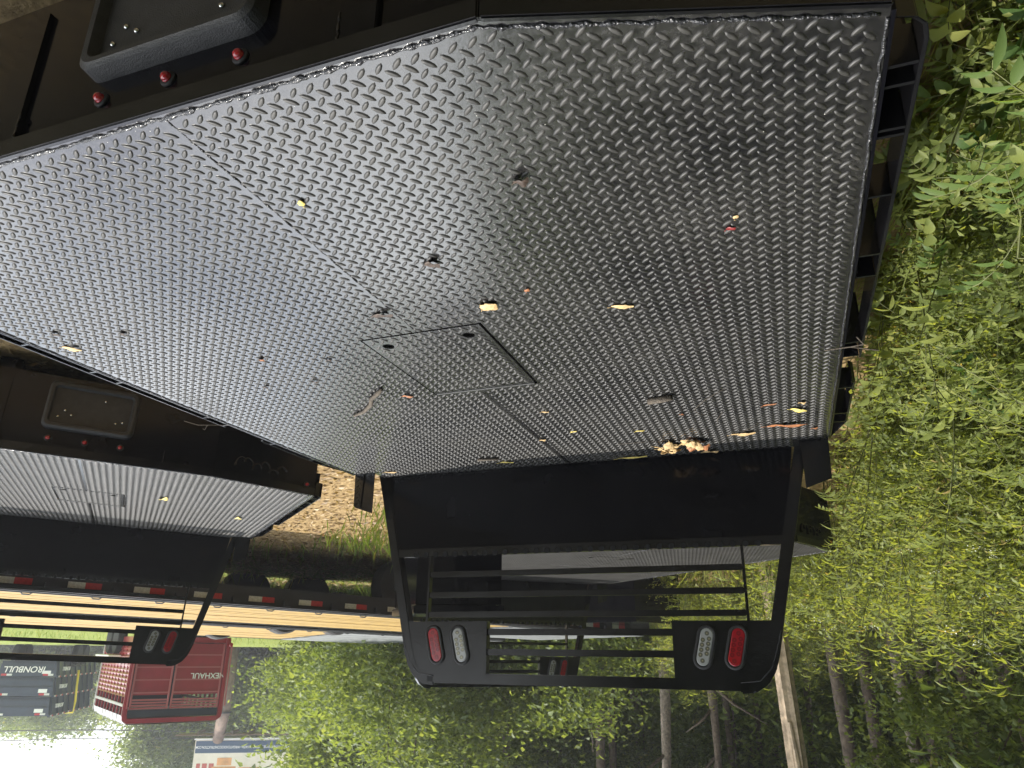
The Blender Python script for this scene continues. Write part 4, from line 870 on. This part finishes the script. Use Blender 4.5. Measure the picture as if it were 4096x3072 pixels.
def grass_tuft(seed, h=0.5, n=40):
    rs = np.random.default_rng(seed); pl = Plant(); P = rs.normal(0, 0.05, (n, 3))*[1, 1, 0]; az = rs.uniform(0, 6.28, n); el = rs.uniform(0.8, 1.4, n)
    D = np.stack([np.cos(az)*np.cos(el), np.sin(az)*np.cos(el), np.sin(el)], 1); U = unit(np.cross(np.cross(D, [0, 0, 1.]), D)); V, F = leaves_fine(P, D, -U, h*rs.uniform(0.5, 1.2, n), np.full(n, 0.008), -0.45, 0.1)
    pl.leaves(V, F, np.clip(rs.normal(0.6, 0.2, n), 0, 1), 24); return pl
def scatter(protos, spots):
    """merge many plants into one set of arrays; spots: (proto, x, y, scale, rz)"""
    LV, LF, LR, SV, SF, FV, FF = [], [], [], [], [], [], []; ol = os_ = of = 0
    got = [p.get() for p in protos]
    for k, x, y, sc, rz in spots:
        lv, lf, lr, sv, sf, fv, ff = got[k]; c, s = math.cos(rz), math.sin(rz); Rm = np.array([[c, -s, 0], [s, c, 0], [0, 0, 1]])*sc; T = np.array([x, y, gz(x, y)-0.02])
        sh = rng.normal(0, 0.12)
        if len(lv): LV.append(lv@Rm.T+T); LF.append(lf+ol); LR.append(np.clip(lr+sh, 0, 1)); ol += len(lv)
        if len(sv): SV.append(sv@Rm.T+T); SF.append(sf+os_); os_ += len(sv)
        if len(fv): FV.append(fv@Rm.T+T); FF.append(ff+of); of += len(fv)
    c = lambda a: np.concatenate(a) if a else None
    return c(LV), c(LF), c(LR), c(SV), c(SF), c(FV), c(FF)

PRO = [narrow_weed(1), narrow_weed(2, 1.0, False, 0.35), narrow_weed(3, 1.4, True, 0.5), broad_weed(4), broad_weed(5, 0.5, 0.085, 0.05), pinnate_weed(6), pinnate_weed(7, 0.5), small_leaf_bush(8), small_leaf_bush(9, 1.0, 500, 0.5), small_leaf_bush(10, 0.55, 350, 0.6), grass_tuft(11), grass_tuft(12, 0.8, 30), narrow_weed(13, 1.1, True, 0.6)]
spots = []; rs = np.random.default_rng(5); tries = 0
def bed_clear(x, y):
    if -1.36 < x < 1.4 and -0.1 < y < 2.9: return False
    dx, dy = x+0.583, y-4.04; lx = dx*0.725-dy*0.688; ly = dx*0.688+dy*0.725
    if -1.35 < lx < 1.35 and -0.1 < ly < 3.7: return False
    return True
def weed_edge(y): return -1.36 if y < 4.4 else (-1.36+(y-4.4)*0.42 if y < 9 else 0.57+(y-9)*0.2)
while len(spots) < 1500:
    y = rs.uniform(-1.6, 15) if rs.random() < 0.5 else rs.uniform(-1.0, 4.5); ed = weed_edge(y); x = ed - abs(rs.normal(0, 1))*(2.6 if y > 3 else 1.7) - 0.02
    if x < -9 or not bed_clear(x, y): continue
    if math.hypot(x-CAM[0], y-CAM[1]) < 1.0: continue
    if math.sin(x*2.3+1.1*math.sin(y*1.7))*math.sin(y*2.1+math.sin(x*1.9)) < -0.45 and y > 2: continue
    dist = ed - x; tall = min(1.0, 0.16 + dist*0.22 + max(0, y-1.2)*0.14)
    if y < 2.2 and dist < 0.9:
        k = rs.choice([3, 4, 4, 6, 10, 10, 9, 5, 7]); sc = rs.uniform(0.4, 0.75)
    elif tall < 0.6:
        k = rs.choice([1, 3, 4, 5, 6, 7, 9, 10, 11, 0]); sc = rs.uniform(0.55, 0.95)
    else:
        k = rs.choice([0, 0, 1, 0, 12, 3, 8, 8, 9, 11, 0, 5]); sc = rs.uniform(0.8, 1.25)*(0.75+0.4*tall)
    if y < 0.8: sc *= 0.75
    spots.append((int(k), x, y, sc, rs.uniform(0, 6.28)))
for i in range(420):
    y = rs.uniform(-0.6, 5.0); x = weed_edge(y) - 0.03 - abs(rs.normal(0, 0.55)) - 0.05*(i % 3)
    if bed_clear(x, y) and math.hypot(x-CAM[0], y-CAM[1]) > 1.0: spots.append((int(rs.choice([4, 3, 6, 7, 9, 10, 10, 11, 1, 5])), x, y, rs.uniform(0.4, 0.7) + 0.06*y, rs.uniform(0, 6.28)))
LV, LF, LR, SV, SF, FV, FF = scatter(PRO, spots)
th = link('weed_thicket', np_mesh('weed_thicket', LV, LF, M['weed'], LR)); tag(th, 'dense tangle of green weeds beside the flatbed', 'weeds', kind='stuff')
o = link('weed_stems', np_mesh('weed_stems', SV, SF, M['stem']), th); o['kind'] = 'stuff'
o = link('white_flower_heads', np_mesh('white_flower_heads', FV, FF, M['flower']), th); o['kind'] = 'stuff'

# plants that stand out singly at the edge of the thicket
def plant_thing(name, pl, x, y, sc, rz, label, cat, material='weed', z=None, group='weeds beside the flatbed'):
    lv, lf, lr, sv, sf, fv, ff = pl.get(); r = empty(name, (x, y, gz(x, y)-0.01 if z is None else z), rz); r.scale = (sc, sc, sc)
    link('leaves', np_mesh('leaves', lv, lf, M[material], lr, smooth=True), r)
    if len(sv): link('stem', np_mesh('stem', sv, sf, M['stem']), r)
    if len(fv): link('flower_heads', np_mesh('flower_heads', fv, ff, M['flower']), r)
    tag(r, label, cat, group); return r
def gp(x, y, z=0.25):
    """point where the photograph pixel ray meets height z"""
    d = px(x, y, 1.0) - CAM; t = (z - CAM[2])/d[2]; return CAM + d*t
for i, (X, Y, z, kind, sc, lab) in enumerate([
 (3720, 190, 0.30, 'broad', 0.6, 'broad leaved weed nearest the camera beside the rear corner of the bed'),
 (3900, 60, 0.30, 'broad', 0.65, 'broad leaved weed at the edge of the view below the near rail'),
 (3880, 420, 0.25, 'broad', 0.7, 'toothed broad leaved weed beside the curved rail end'),
 (3760, 560, 0.25, 'broad', 0.7, 'low broad leaved weed with a brown leaf under it'),
 (3980, 760, 0.42, 'pin', 0.7, 'bright weed with long feathery leaves beside the rail'),
 (3700, 1010, 0.58, 'pin', 1.0, 'feathery sumac shoot leaning over the rail beside the stake pocket'),
 (3900, 1060, 0.52, 'pin', 0.9, 'feathery sumac shoot with upright leaflets away from the rail'),
 (3640, 1180, 0.40, 'pin', 0.6, 'small feathery shoot under the middle of the left rail'),
 (3560, 1560, 0.45, 'narrow', 0.8, 'tall weed with narrow leaves beside the gap in the left rail'),
 (3640, 1750, 0.6, 'broad', 1.0, 'bushy pointed leaf weed opposite the far end of the left rail'),
 (3560, 2000, 0.7, 'narrow', 1.0, 'slender upright weed right beside the bulkhead wing'),
 (3420, 2350, 1.0, 'flower', 1.0, 'tall weed with flat white flower heads beside the rack post'),
 (3600, 2420, 1.1, 'flower', 1.1, 'tall white flowered weed standing clear of the rack'),
 (3320, 2560, 1.2, 'flower', 1.1, 'tallest white flowered weed above the rack light panel')]):
    p = gp(X, Y, z) if z < 0.95 else np.array(px(X, Y, 5.2+0.3*i-3.3)); 
    pl = {'broad': lambda: broad_weed(100+i, 0.5, 0.085, 0.048, False, 30), 'pin': lambda: pinnate_weed(100+i, 0.5, 0.9), 'narrow': lambda: narrow_weed(100+i, 1.1), 'flower': lambda: narrow_weed(100+i, 1.3, True, 0.55)}[kind]()
    if kind == 'flower': sc = max(0.6, (p[2]-gz(p[0], p[1]))/1.45)
    if p[1] < 2.8: p[0] = min(p[0], -1.36) - 0.17
    plant_thing('weed_plant', pl, p[0], p[1], sc, i*1.3, lab, 'plant', 'broad' if kind in ('broad', 'pin') else 'weed')
# yellow flowers
for i, (X, Y, t, lab) in enumerate([(3440, 2505, 5.0, 'yellow wild flower nearest the rack'), (3690, 2340, 4.6, 'upper left of a pair of yellow wild flowers in the weeds'), (3775, 2352, 4.7, 'yellow wild flower in the weeds, right of its neighbour'), (3560, 2560, 5.4, 'small yellow wild flower below the tree trunks')]):
    p = px(X, Y, t); r = empty('wild_flower', (p[0], p[1], gz(p[0], p[1]))); h = p[2]-r.location.z
    mb = MB(); mb.tube([(0, 0, 0), (0.02, 0.01, h*0.5), (0, 0, h)], 0.0025, 5); mb.build('stem', M['stem'], r)
    mb = MB()
    for k in range(5):
        a = k*1.257; c = Vector((math.cos(a), math.sin(a), 0.25)); s_ = Vector((-math.sin(a), math.cos(a), 0)); o_ = Vector((0, 0, h))
        mb.add([o_, o_+c*0.012+s_*0.009, o_+c*0.024, o_+c*0.012-s_*0.009], [(0, 1, 2, 3)])
    mb.build('petals', M['yflower'], r); tag(r, lab, 'flower', 'yellow wild flowers in the weeds')

# grass and dry litter
n = 26000; s_ = np.concatenate([rs.uniform(6.0, 12.5, n//2), rs.uniform(8, 26, n//2)]); u_ = rs.uniform(-9, 14, n)
gx_ = s_*SX - u_*SY; gy_ = s_*SY + u_*SX
keep = (np.sin(gx_*1.1)*np.sin(gy_*0.9+1) + rs.normal(0, 0.7, n) > -0.2); gx_, gy_ = gx_[keep], gy_[keep]
x2 = np.concatenate([gx_, rs.normal(2.9, 0.35, 500), rs.normal(2.2, 0.25, 250)]); y2 = np.concatenate([gy_, rs.normal(5.9, 0.25, 500), rs.normal(5.2, 0.2, 250)]); n = len(x2)
P = np.stack([x2, y2, terrain(x2, y2)-0.01], 1); az = rs.uniform(0, 6.28, n); el = rs.uniform(0.7, 1.45, n); D = np.stack([np.cos(az)*np.cos(el), np.sin(az)*np.cos(el), np.sin(el)], 1); U = unit(np.cross(D, rs.normal(0, 1, (n, 3))))
ln = rs.uniform(0.06, 0.20, n)*np.where(np.arange(n) % 3, 1, 1.5); V, F = leaves_simple(P, D, U, ln, np.full(n, 0.012), 0.1)
g = link('lawn_grass', np_mesh('lawn_grass', V, F, M['grass'], np.repeat(np.clip(rs.normal(0.5, 0.22, n), 0, 1), 2))); tag(g, 'tufts of green grass round the trailers', 'grass', kind='stuff')
n = 22000; x2 = rs.uniform(0.9, 7.5, n); y2 = rs.uniform(1.5, 9.5, n); P = np.stack([x2, y2, terrain(x2, y2)+rs.uniform(0.002, 0.02, n)], 1)
az = rs.uniform(0, 6.28, n); D = np.stack([np.cos(az), np.sin(az), rs.normal(0, 0.2, n)], 1); D = unit(D); U = unit(np.tile([0, 0, 1.], (n, 1)) + rs.normal(0, 0.35, (n, 3)))
V, F = leaves_simple(P, D, U, rs.uniform(0.03, 0.10, n), rs.uniform(0.006, 0.035, n), 0.2)
g = link('dry_litter', np_mesh('dry_litter', V, F, M['litter'], np.repeat(rs.uniform(0, 1, n), 2))); tag(g, 'dry straw and leaf litter on the ground between the beds', 'litter', kind='stuff')

# ------------------------------------------------------------------ trees
def crown_mesh(seed, n, rx, rz, leaf, clumps=46, hollow=0.35, material='tree', spread=0.28):
    rs = np.random.default_rng(seed); c = unit(rs.normal(0, 1, (clumps, 3)))*(rs.uniform(hollow, 1, (clumps, 1)))**0.5
    c[:, 2] = c[:, 2]*rz; c[:, :2] *= rx
    k = rs.integers(0, clumps, n); sp = spread*min(rx, rz)*rs.uniform(0.5, 1.3, clumps)
    P = c[k] + rs.normal(0, 1, (n, 3))*sp[k][:, None]*[1, 1, 0.6]
    az = rs.uniform(0, 6.28, n); el = rs.normal(-0.15, 0.45, n); D = np.stack([np.cos(az)*np.cos(el), np.sin(az)*np.cos(el), np.sin(el)], 1); U = unit(np.tile([0, 0, 1.], (n, 1)) + rs.normal(0, 0.45, (n, 3)))
    V, F = leaves_simple(P, D, U, leaf*rs.uniform(0.6, 1.3, n), leaf*rs.uniform(0.35, 0.7, n))
    cl = rs.normal(0, 0.16, clumps); r_ = np.clip(0.45 + cl[k] + rs.normal(0, 0.15, n), 0, 1)
    return np_mesh('crown', V, F, M[material], np.repeat(r_, 2))
def trunk_mesh(seed, h, r, lean=0.0, limbs=7, pale=False):
    rs = np.random.default_rng(seed); mb = MB(); k = 12; pts = []
    for i in range(k):
        u = i/(k-1); pts.append(Vector((lean*u*h + 0.05*r*10*math.sin(u*5+seed), 0.4*r*math.sin(u*4+seed*2), h*u-0.2)))
    mb.tube(pts, [r*(1.25 if i == 0 else 1)*(1-0.72*i/(k-1)) for i in range(k)], 10)
    for j in range(limbs):
        u = rs.uniform(0.35, 0.95); p = pts[int(u*(k-1))]; a = rs.uniform(0, 6.28); l = h*rs.uniform(0.12, 0.28); e = rs.uniform(0.2, 0.9)
        mb.tube([p, p+Vector((math.cos(a)*l*0.4, math.sin(a)*l*0.4, l*e*0.5)), p+Vector((math.cos(a)*l, math.sin(a)*l, l*e))], [r*0.32, r*0.2, r*0.06], 6)
    o = mb.build('tmp', M['barkpale' if pale else 'bark'], None, smooth=True); me = o.data; bpy.data.objects.remove(o); return me
CR = [crown_mesh(20, 5200, 2.6, 3.2, 0.17, spread=0.2), crown_mesh(21, 4600, 2.2, 2.6, 0.15, spread=0.2), crown_mesh(22, 5600, 3.2, 3.0, 0.20, spread=0.2), crown_mesh(23, 4600, 2.0, 3.6, 0.17, spread=0.2)]
CRB = [crown_mesh(24, 5000, 2.4, 2.0, 0.20, material='bright'), crown_mesh(25, 4200, 1.7, 1.4, 0.15, material='bright')]
CRF = [crown_mesh(26, 7000, 4.2, 3.4, 0.36, 60), crown_mesh(27, 9000, 3.8, 4.0, 0.36, 60, material='bright')]
TK = [trunk_mesh(30, 13, 0.17), trunk_mesh(31, 13, 0.13, 0.03), trunk_mesh(32, 14, 0.22, -0.02, pale=True), trunk_mesh(33, 11, 0.10, 0.05), trunk_mesh(34, 12, 0.32, 0.12)]
def tree(pos, tk, cr, ch, cs, label, group=None, rz=None, ts=1.0, name='forest_tree', cat='tree'):
    r = empty(name, pos, random.uniform(0, 6.28) if rz is None else rz)
    if tk is not None: o = link('trunk', TK[tk], r); o.scale = (ts, ts, ts)
    for i, (c, h, s, dx, dy) in enumerate(cr if isinstance(cr, list) else [(cr, ch, cs, 0, 0)]):
        o = link('crown', c, r); o.location = (dx, dy, h); o.scale = (s, s, s); o.rotation_euler = (0, 0, random.uniform(0, 6.28))
    tag(r, label, cat, group); return r
def rc(): return random.choice(CR)
# trunks one can point at
for X, d, tk, ts, lab in [
 (2640, 14.5, 2, 0.55, 'straight pale grey tree trunk just left of the rack in the wood'),
 (2830, 13.5, 4, 0.36, 'dark ivy covered trunk behind the right end of the rack'),
 (2400, 17, 0, 0.8, 'thin dark trunk with a bare branch above the middle of the rack'),
 (2010, 19, 1, 0.9, 'slim trunk with hanging vines above the rack'),
 (1810, 20, 3, 1.0, 'thin leaning sapling above the left light panel'),
 (3165, 11.5, 3, 0.9, 'thin grey trunk beside the pale split pole'),
 (3325, 10.5, 1, 0.8, 'dark curving trunk between the split pole and the paired trunks'),
 (3440, 11.5, 0, 0.65, 'mottled grey trunk with a thin vine beside it'),
 (3600, 9.5, 2, 0.5, 'pale smooth trunk, lighter of the close pair'),
 (3665, 10.2, 0, 0.6, 'dark trunk standing close behind the pale smooth one'),
 (3840, 9.0, 4, 0.55, 'stout rough barked trunk leaning near the edge of the wood'),
 (2240, 22, 1, 1.0, 'far slender trunk in a gap of sky'),
 (4000, 12, 1, 0.9, 'shadowed trunk at the edge of the view behind dark leaves')]:
    g = ground_at(X, d); c = [(rc(), random.uniform(7, 9), random.uniform(0.6, 0.8), 0, 0)]
    if X > 2600: c += [(CRF[0], 8.6, 0.85, random.uniform(-1, 1), random.uniform(-1, 1)), (CRF[0], 13.0, 0.95, random.uniform(-1, 1), random.uniform(-1, 1))]  # upper crowns lie above the view, added to darken the deck's reflections
    tree(g, tk, c, 0, 0, lab, 'trunks along the edge of the wood', ts=ts)
# pale split utility pole
g = ground_at(3095, 8.2); r = empty('split_pole', g); mb = MB(); k = 14; vs = []; H_ = 4.2
for i in range(k):
    u = i/(k-1)
    for j in range(14):
        a = 6.283*j/14; rr_ = 0.10*(1-0.12*u)*(1+0.10*math.sin(j*3.1+2*math.sin(u*3))+0.05*math.sin(j*7+i)); vs.append((rr_*math.cos(a)-0.19*u, rr_*math.sin(a), u*H_-0.3))
mb.add(vs, [(i*14+j, i*14+(j+1) % 14, (i+1)*14+(j+1) % 14, (i+1)*14+j) for i in range(k-1) for j in range(14)] + [tuple(range((k-1)*14, k*14))]); mb.build('shaft', M['wood'], r)
mb = MB(); mb.tube([(-0.06, -0.085, 2.0), (-0.15, -0.09, 3.0), (-0.20, -0.08, H_-0.45)], [0.02, 0.045, 0.02], 6); mb.build('splinter', M['wood'], r)
r.rotation_euler = (0, 0, -YAW); tag(r, 'pale weathered wooden pole with split grain rising out of the weeds', 'pole')
# filling wood behind: indistinguishable slender trees
k = 0
random.seed(21)
for i in range(58):
    X = random.uniform(1150, 4700); d = random.uniform(16, 46)
    if X < 1750: d = random.uniform(41, 55); X += 100
    g = ground_at(X, d); lo = random.uniform(3.6, 5.4) if d < 28 else random.uniform(1.5, 4.5); c = [(rc(), lo, random.uniform(0.55, 0.9), 0, 0)]
    if random.random() < 0.75: c.append((rc(), lo+random.uniform(3.0, 5.0), random.uniform(0.7, 1.0), random.uniform(-1, 1), random.uniform(-1, 1)))
    if X > 2050 and d < 34: c += [(CRF[0], 9.5, 0.8, random.uniform(-1, 1), random.uniform(-1, 1)), (CR[2], 14, 1.1, 0, 0)]  # high unseen crowns added to keep sky out of the deck's reflections
    tree(g, random.choice([0, 1, 3, 1]), c, 0, 0, 'unseen leafy tree outside the view, added to darken reflections', 'background trees of the wood', ts=random.uniform(0.7, 1.0))
# wood goes on left, out of view; trees behind added to darken reflections
for i in range(34):
    a = random.uniform(-3.9, -0.60); d = random.uniform(9, 20); x = CAM[0]+math.sin(a+YAW)*d; y = CAM[1]+math.cos(a+YAW)*d
    tree(Vector((x, y, gz(x, y))), random.choice([0, 1, 3]), [(CRF[0], random.uniform(3, 5), 0.8, 0, 0), (CRF[0], random.uniform(8, 10), 0.95, 0, 0), (CRF[0], 14, 1.0, 0, 0)], 0, 0, 'unseen leafy tree outside the view, added to darken reflections', 'background trees of the wood')
# sunny saplings with big leaves between the rack and the maroon trailer
for X, d, h, s, lab in [(1560, 15, 1.3, 0.7, 'sunny bush with large leaves left of the second rack'), (1420, 18, 1.4, 0.65, 'sunny bush with large leaves beside the pole'), (1250, 24, 1.6, 0.7, 'light green sapling just past the maroon trailer'), (1700, 16, 2.2, 0.8, 'light green sapling behind the rack light panel'), (1480, 21, 4.0, 0.9, 'tall sunny sapling behind the big leaved bushes'), (1600, 22, 4.4, 1.0, 'tall sunny tree behind the rack corner'), (1420, 27, 5.6, 0.7, 'sunny tree in front of the billboard end'), (2050, 17, 1.4, 0.7, 'low sunny bush seen through the rack bars'), (2350, 15, 1.3, 0.7, 'low sunny bush seen through the middle of the rack'), (1850, 20, 3.4, 0.9, 'sunny sapling above the rack top rail'), (2200, 21, 3.6, 0.9, 'sunny sapling above the middle of the rack')]:
    g = ground_at(X, d); tree(g, 3, [(CRB[0], h, s, 0, 0), (CRB[1], max(0.9, h-1.4), s, 0.6, -0.4)], 0, 0, lab, 'sunny saplings at the wood edge', ts=min(1, (h+1.5)/11), name='sapling', cat='sapling')
# dark low branches with big leaves at the far left
for X, d, h, s, lab in [(3980, 7.4, 1.9, 0.55, 'dark big leaved maple sapling nearest the edge of the view'), (3780, 8.6, 2.6, 0.6, 'dark big leaved maple sapling beside the stout trunk'), (4120, 8.2, 3.0, 0.7, 'dark maple branches above the weeds at the edge of the view')]:
    g = ground_at(X, d); tree(g, 3, [(CRB[1], h, s, 0, 0), (CR[1], h+1.5, s, 0.3, 0.2)], 0, 0, lab, 'dark saplings under the wood', ts=0.5, name='sapling', cat='sapling')
# far tree line
for i in range(34):
    X = -1500 + i*(2700/33) + random.uniform(-40, 40); d = random.uniform(58, 80); g = ground_at(X, d); hh = random.uniform(4.4, 5.6)
    tree(g, None, [(CRF[i % 2], hh*0.75, random.uniform(0.75, 1.05), 0, 0), (CRF[(i+1) % 2], hh*0.35, 0.9, 1.5, 0)], 0, 0, 'distant round tree in the far line behind the trailers', 'far tree line', name='distant_tree')
for i in range(9):
    X = 740 + i*62; d = random.uniform(48, 60); g = ground_at(X, d); tree(g, None, [(CRF[i % 2], 3.2, 0.9, 0, 0), (CRF[(i+1) % 2], 7.5+0.12*i, 0.85, 0.5, 0)], 0, 0, 'tall distant tree behind the pole and billboard', 'tall trees behind the billboard', name='distant_tree')

random.seed(33)
for i in range(30):
    X = 1250 + i*(3300/29) + random.uniform(-40, 40); d = random.uniform(46, 64); g = ground_at(X, d)
    tree(g, 0 if i % 3 == 0 else None, [(CRF[(i+1) % 2], random.uniform(1.5, 3.0), 0.9, 0, 0), (CRF[i % 2], random.uniform(6, 9), random.uniform(0.7, 1.0), random.uniform(-1, 1), 0)], 0, 0, 'bright distant tree glimpsed through the wood', 'far trees behind the wood', name='distant_tree')

# ------------------------------------------------------------------ haze volume added to imitate lens veil and lift dark woods
mb = MB(); mb.box(-172, 192, -152, 212, -1.5, 20.0); hz_ = mb.build('haze', bpy.data.materials.new('veil_haze')); m = hz_.data.materials[0]; m.use_nodes = True; t = m.node_tree; t.nodes.clear()
ho_ = N(t, 'ShaderNodeOutputMaterial'); pv = N(t, 'ShaderNodeVolumePrincipled'); pv.inputs['Color'].default_value = (0.95, 0.97, 1, 1); pv.inputs['Density'].default_value = 0.0022; pv.inputs['Anisotropy'].default_value = 0.5
L(t, pv.outputs[0], ho_.inputs['Volume']); tag(hz_, kind='stuff')

random.seed(41)
for i in range(9):
    X = 1500 + i*95 + random.uniform(-25, 25); d = random.uniform(27, 38); g = ground_at(X, d)
    tree(g, 1, [(CRF[1], random.uniform(2.6, 3.8), 0.7, 0, 0), (CR[2], random.uniform(7, 8.5), 1.15, 0, 0), (CR[0], 11, 1.1, 0.5, 0)], 0, 0, 'full leafy tree rising behind the middle of the rack', 'leafy trees behind the rack')
for i in range(15):
    X = 2450 + i*115 + random.uniform(-30, 30); d = random.uniform(17, 30); g = ground_at(X, d)
    tree(g, 3, [(CRB[i % 2], random.uniform(1.6, 3.4), random.uniform(0.7, 1.0), 0, 0)], 0, 0, 'light green bush under the trees, glimpsed between trunks', 'bushes under the wood', ts=0.4, name='understory_bush', cat='bush')
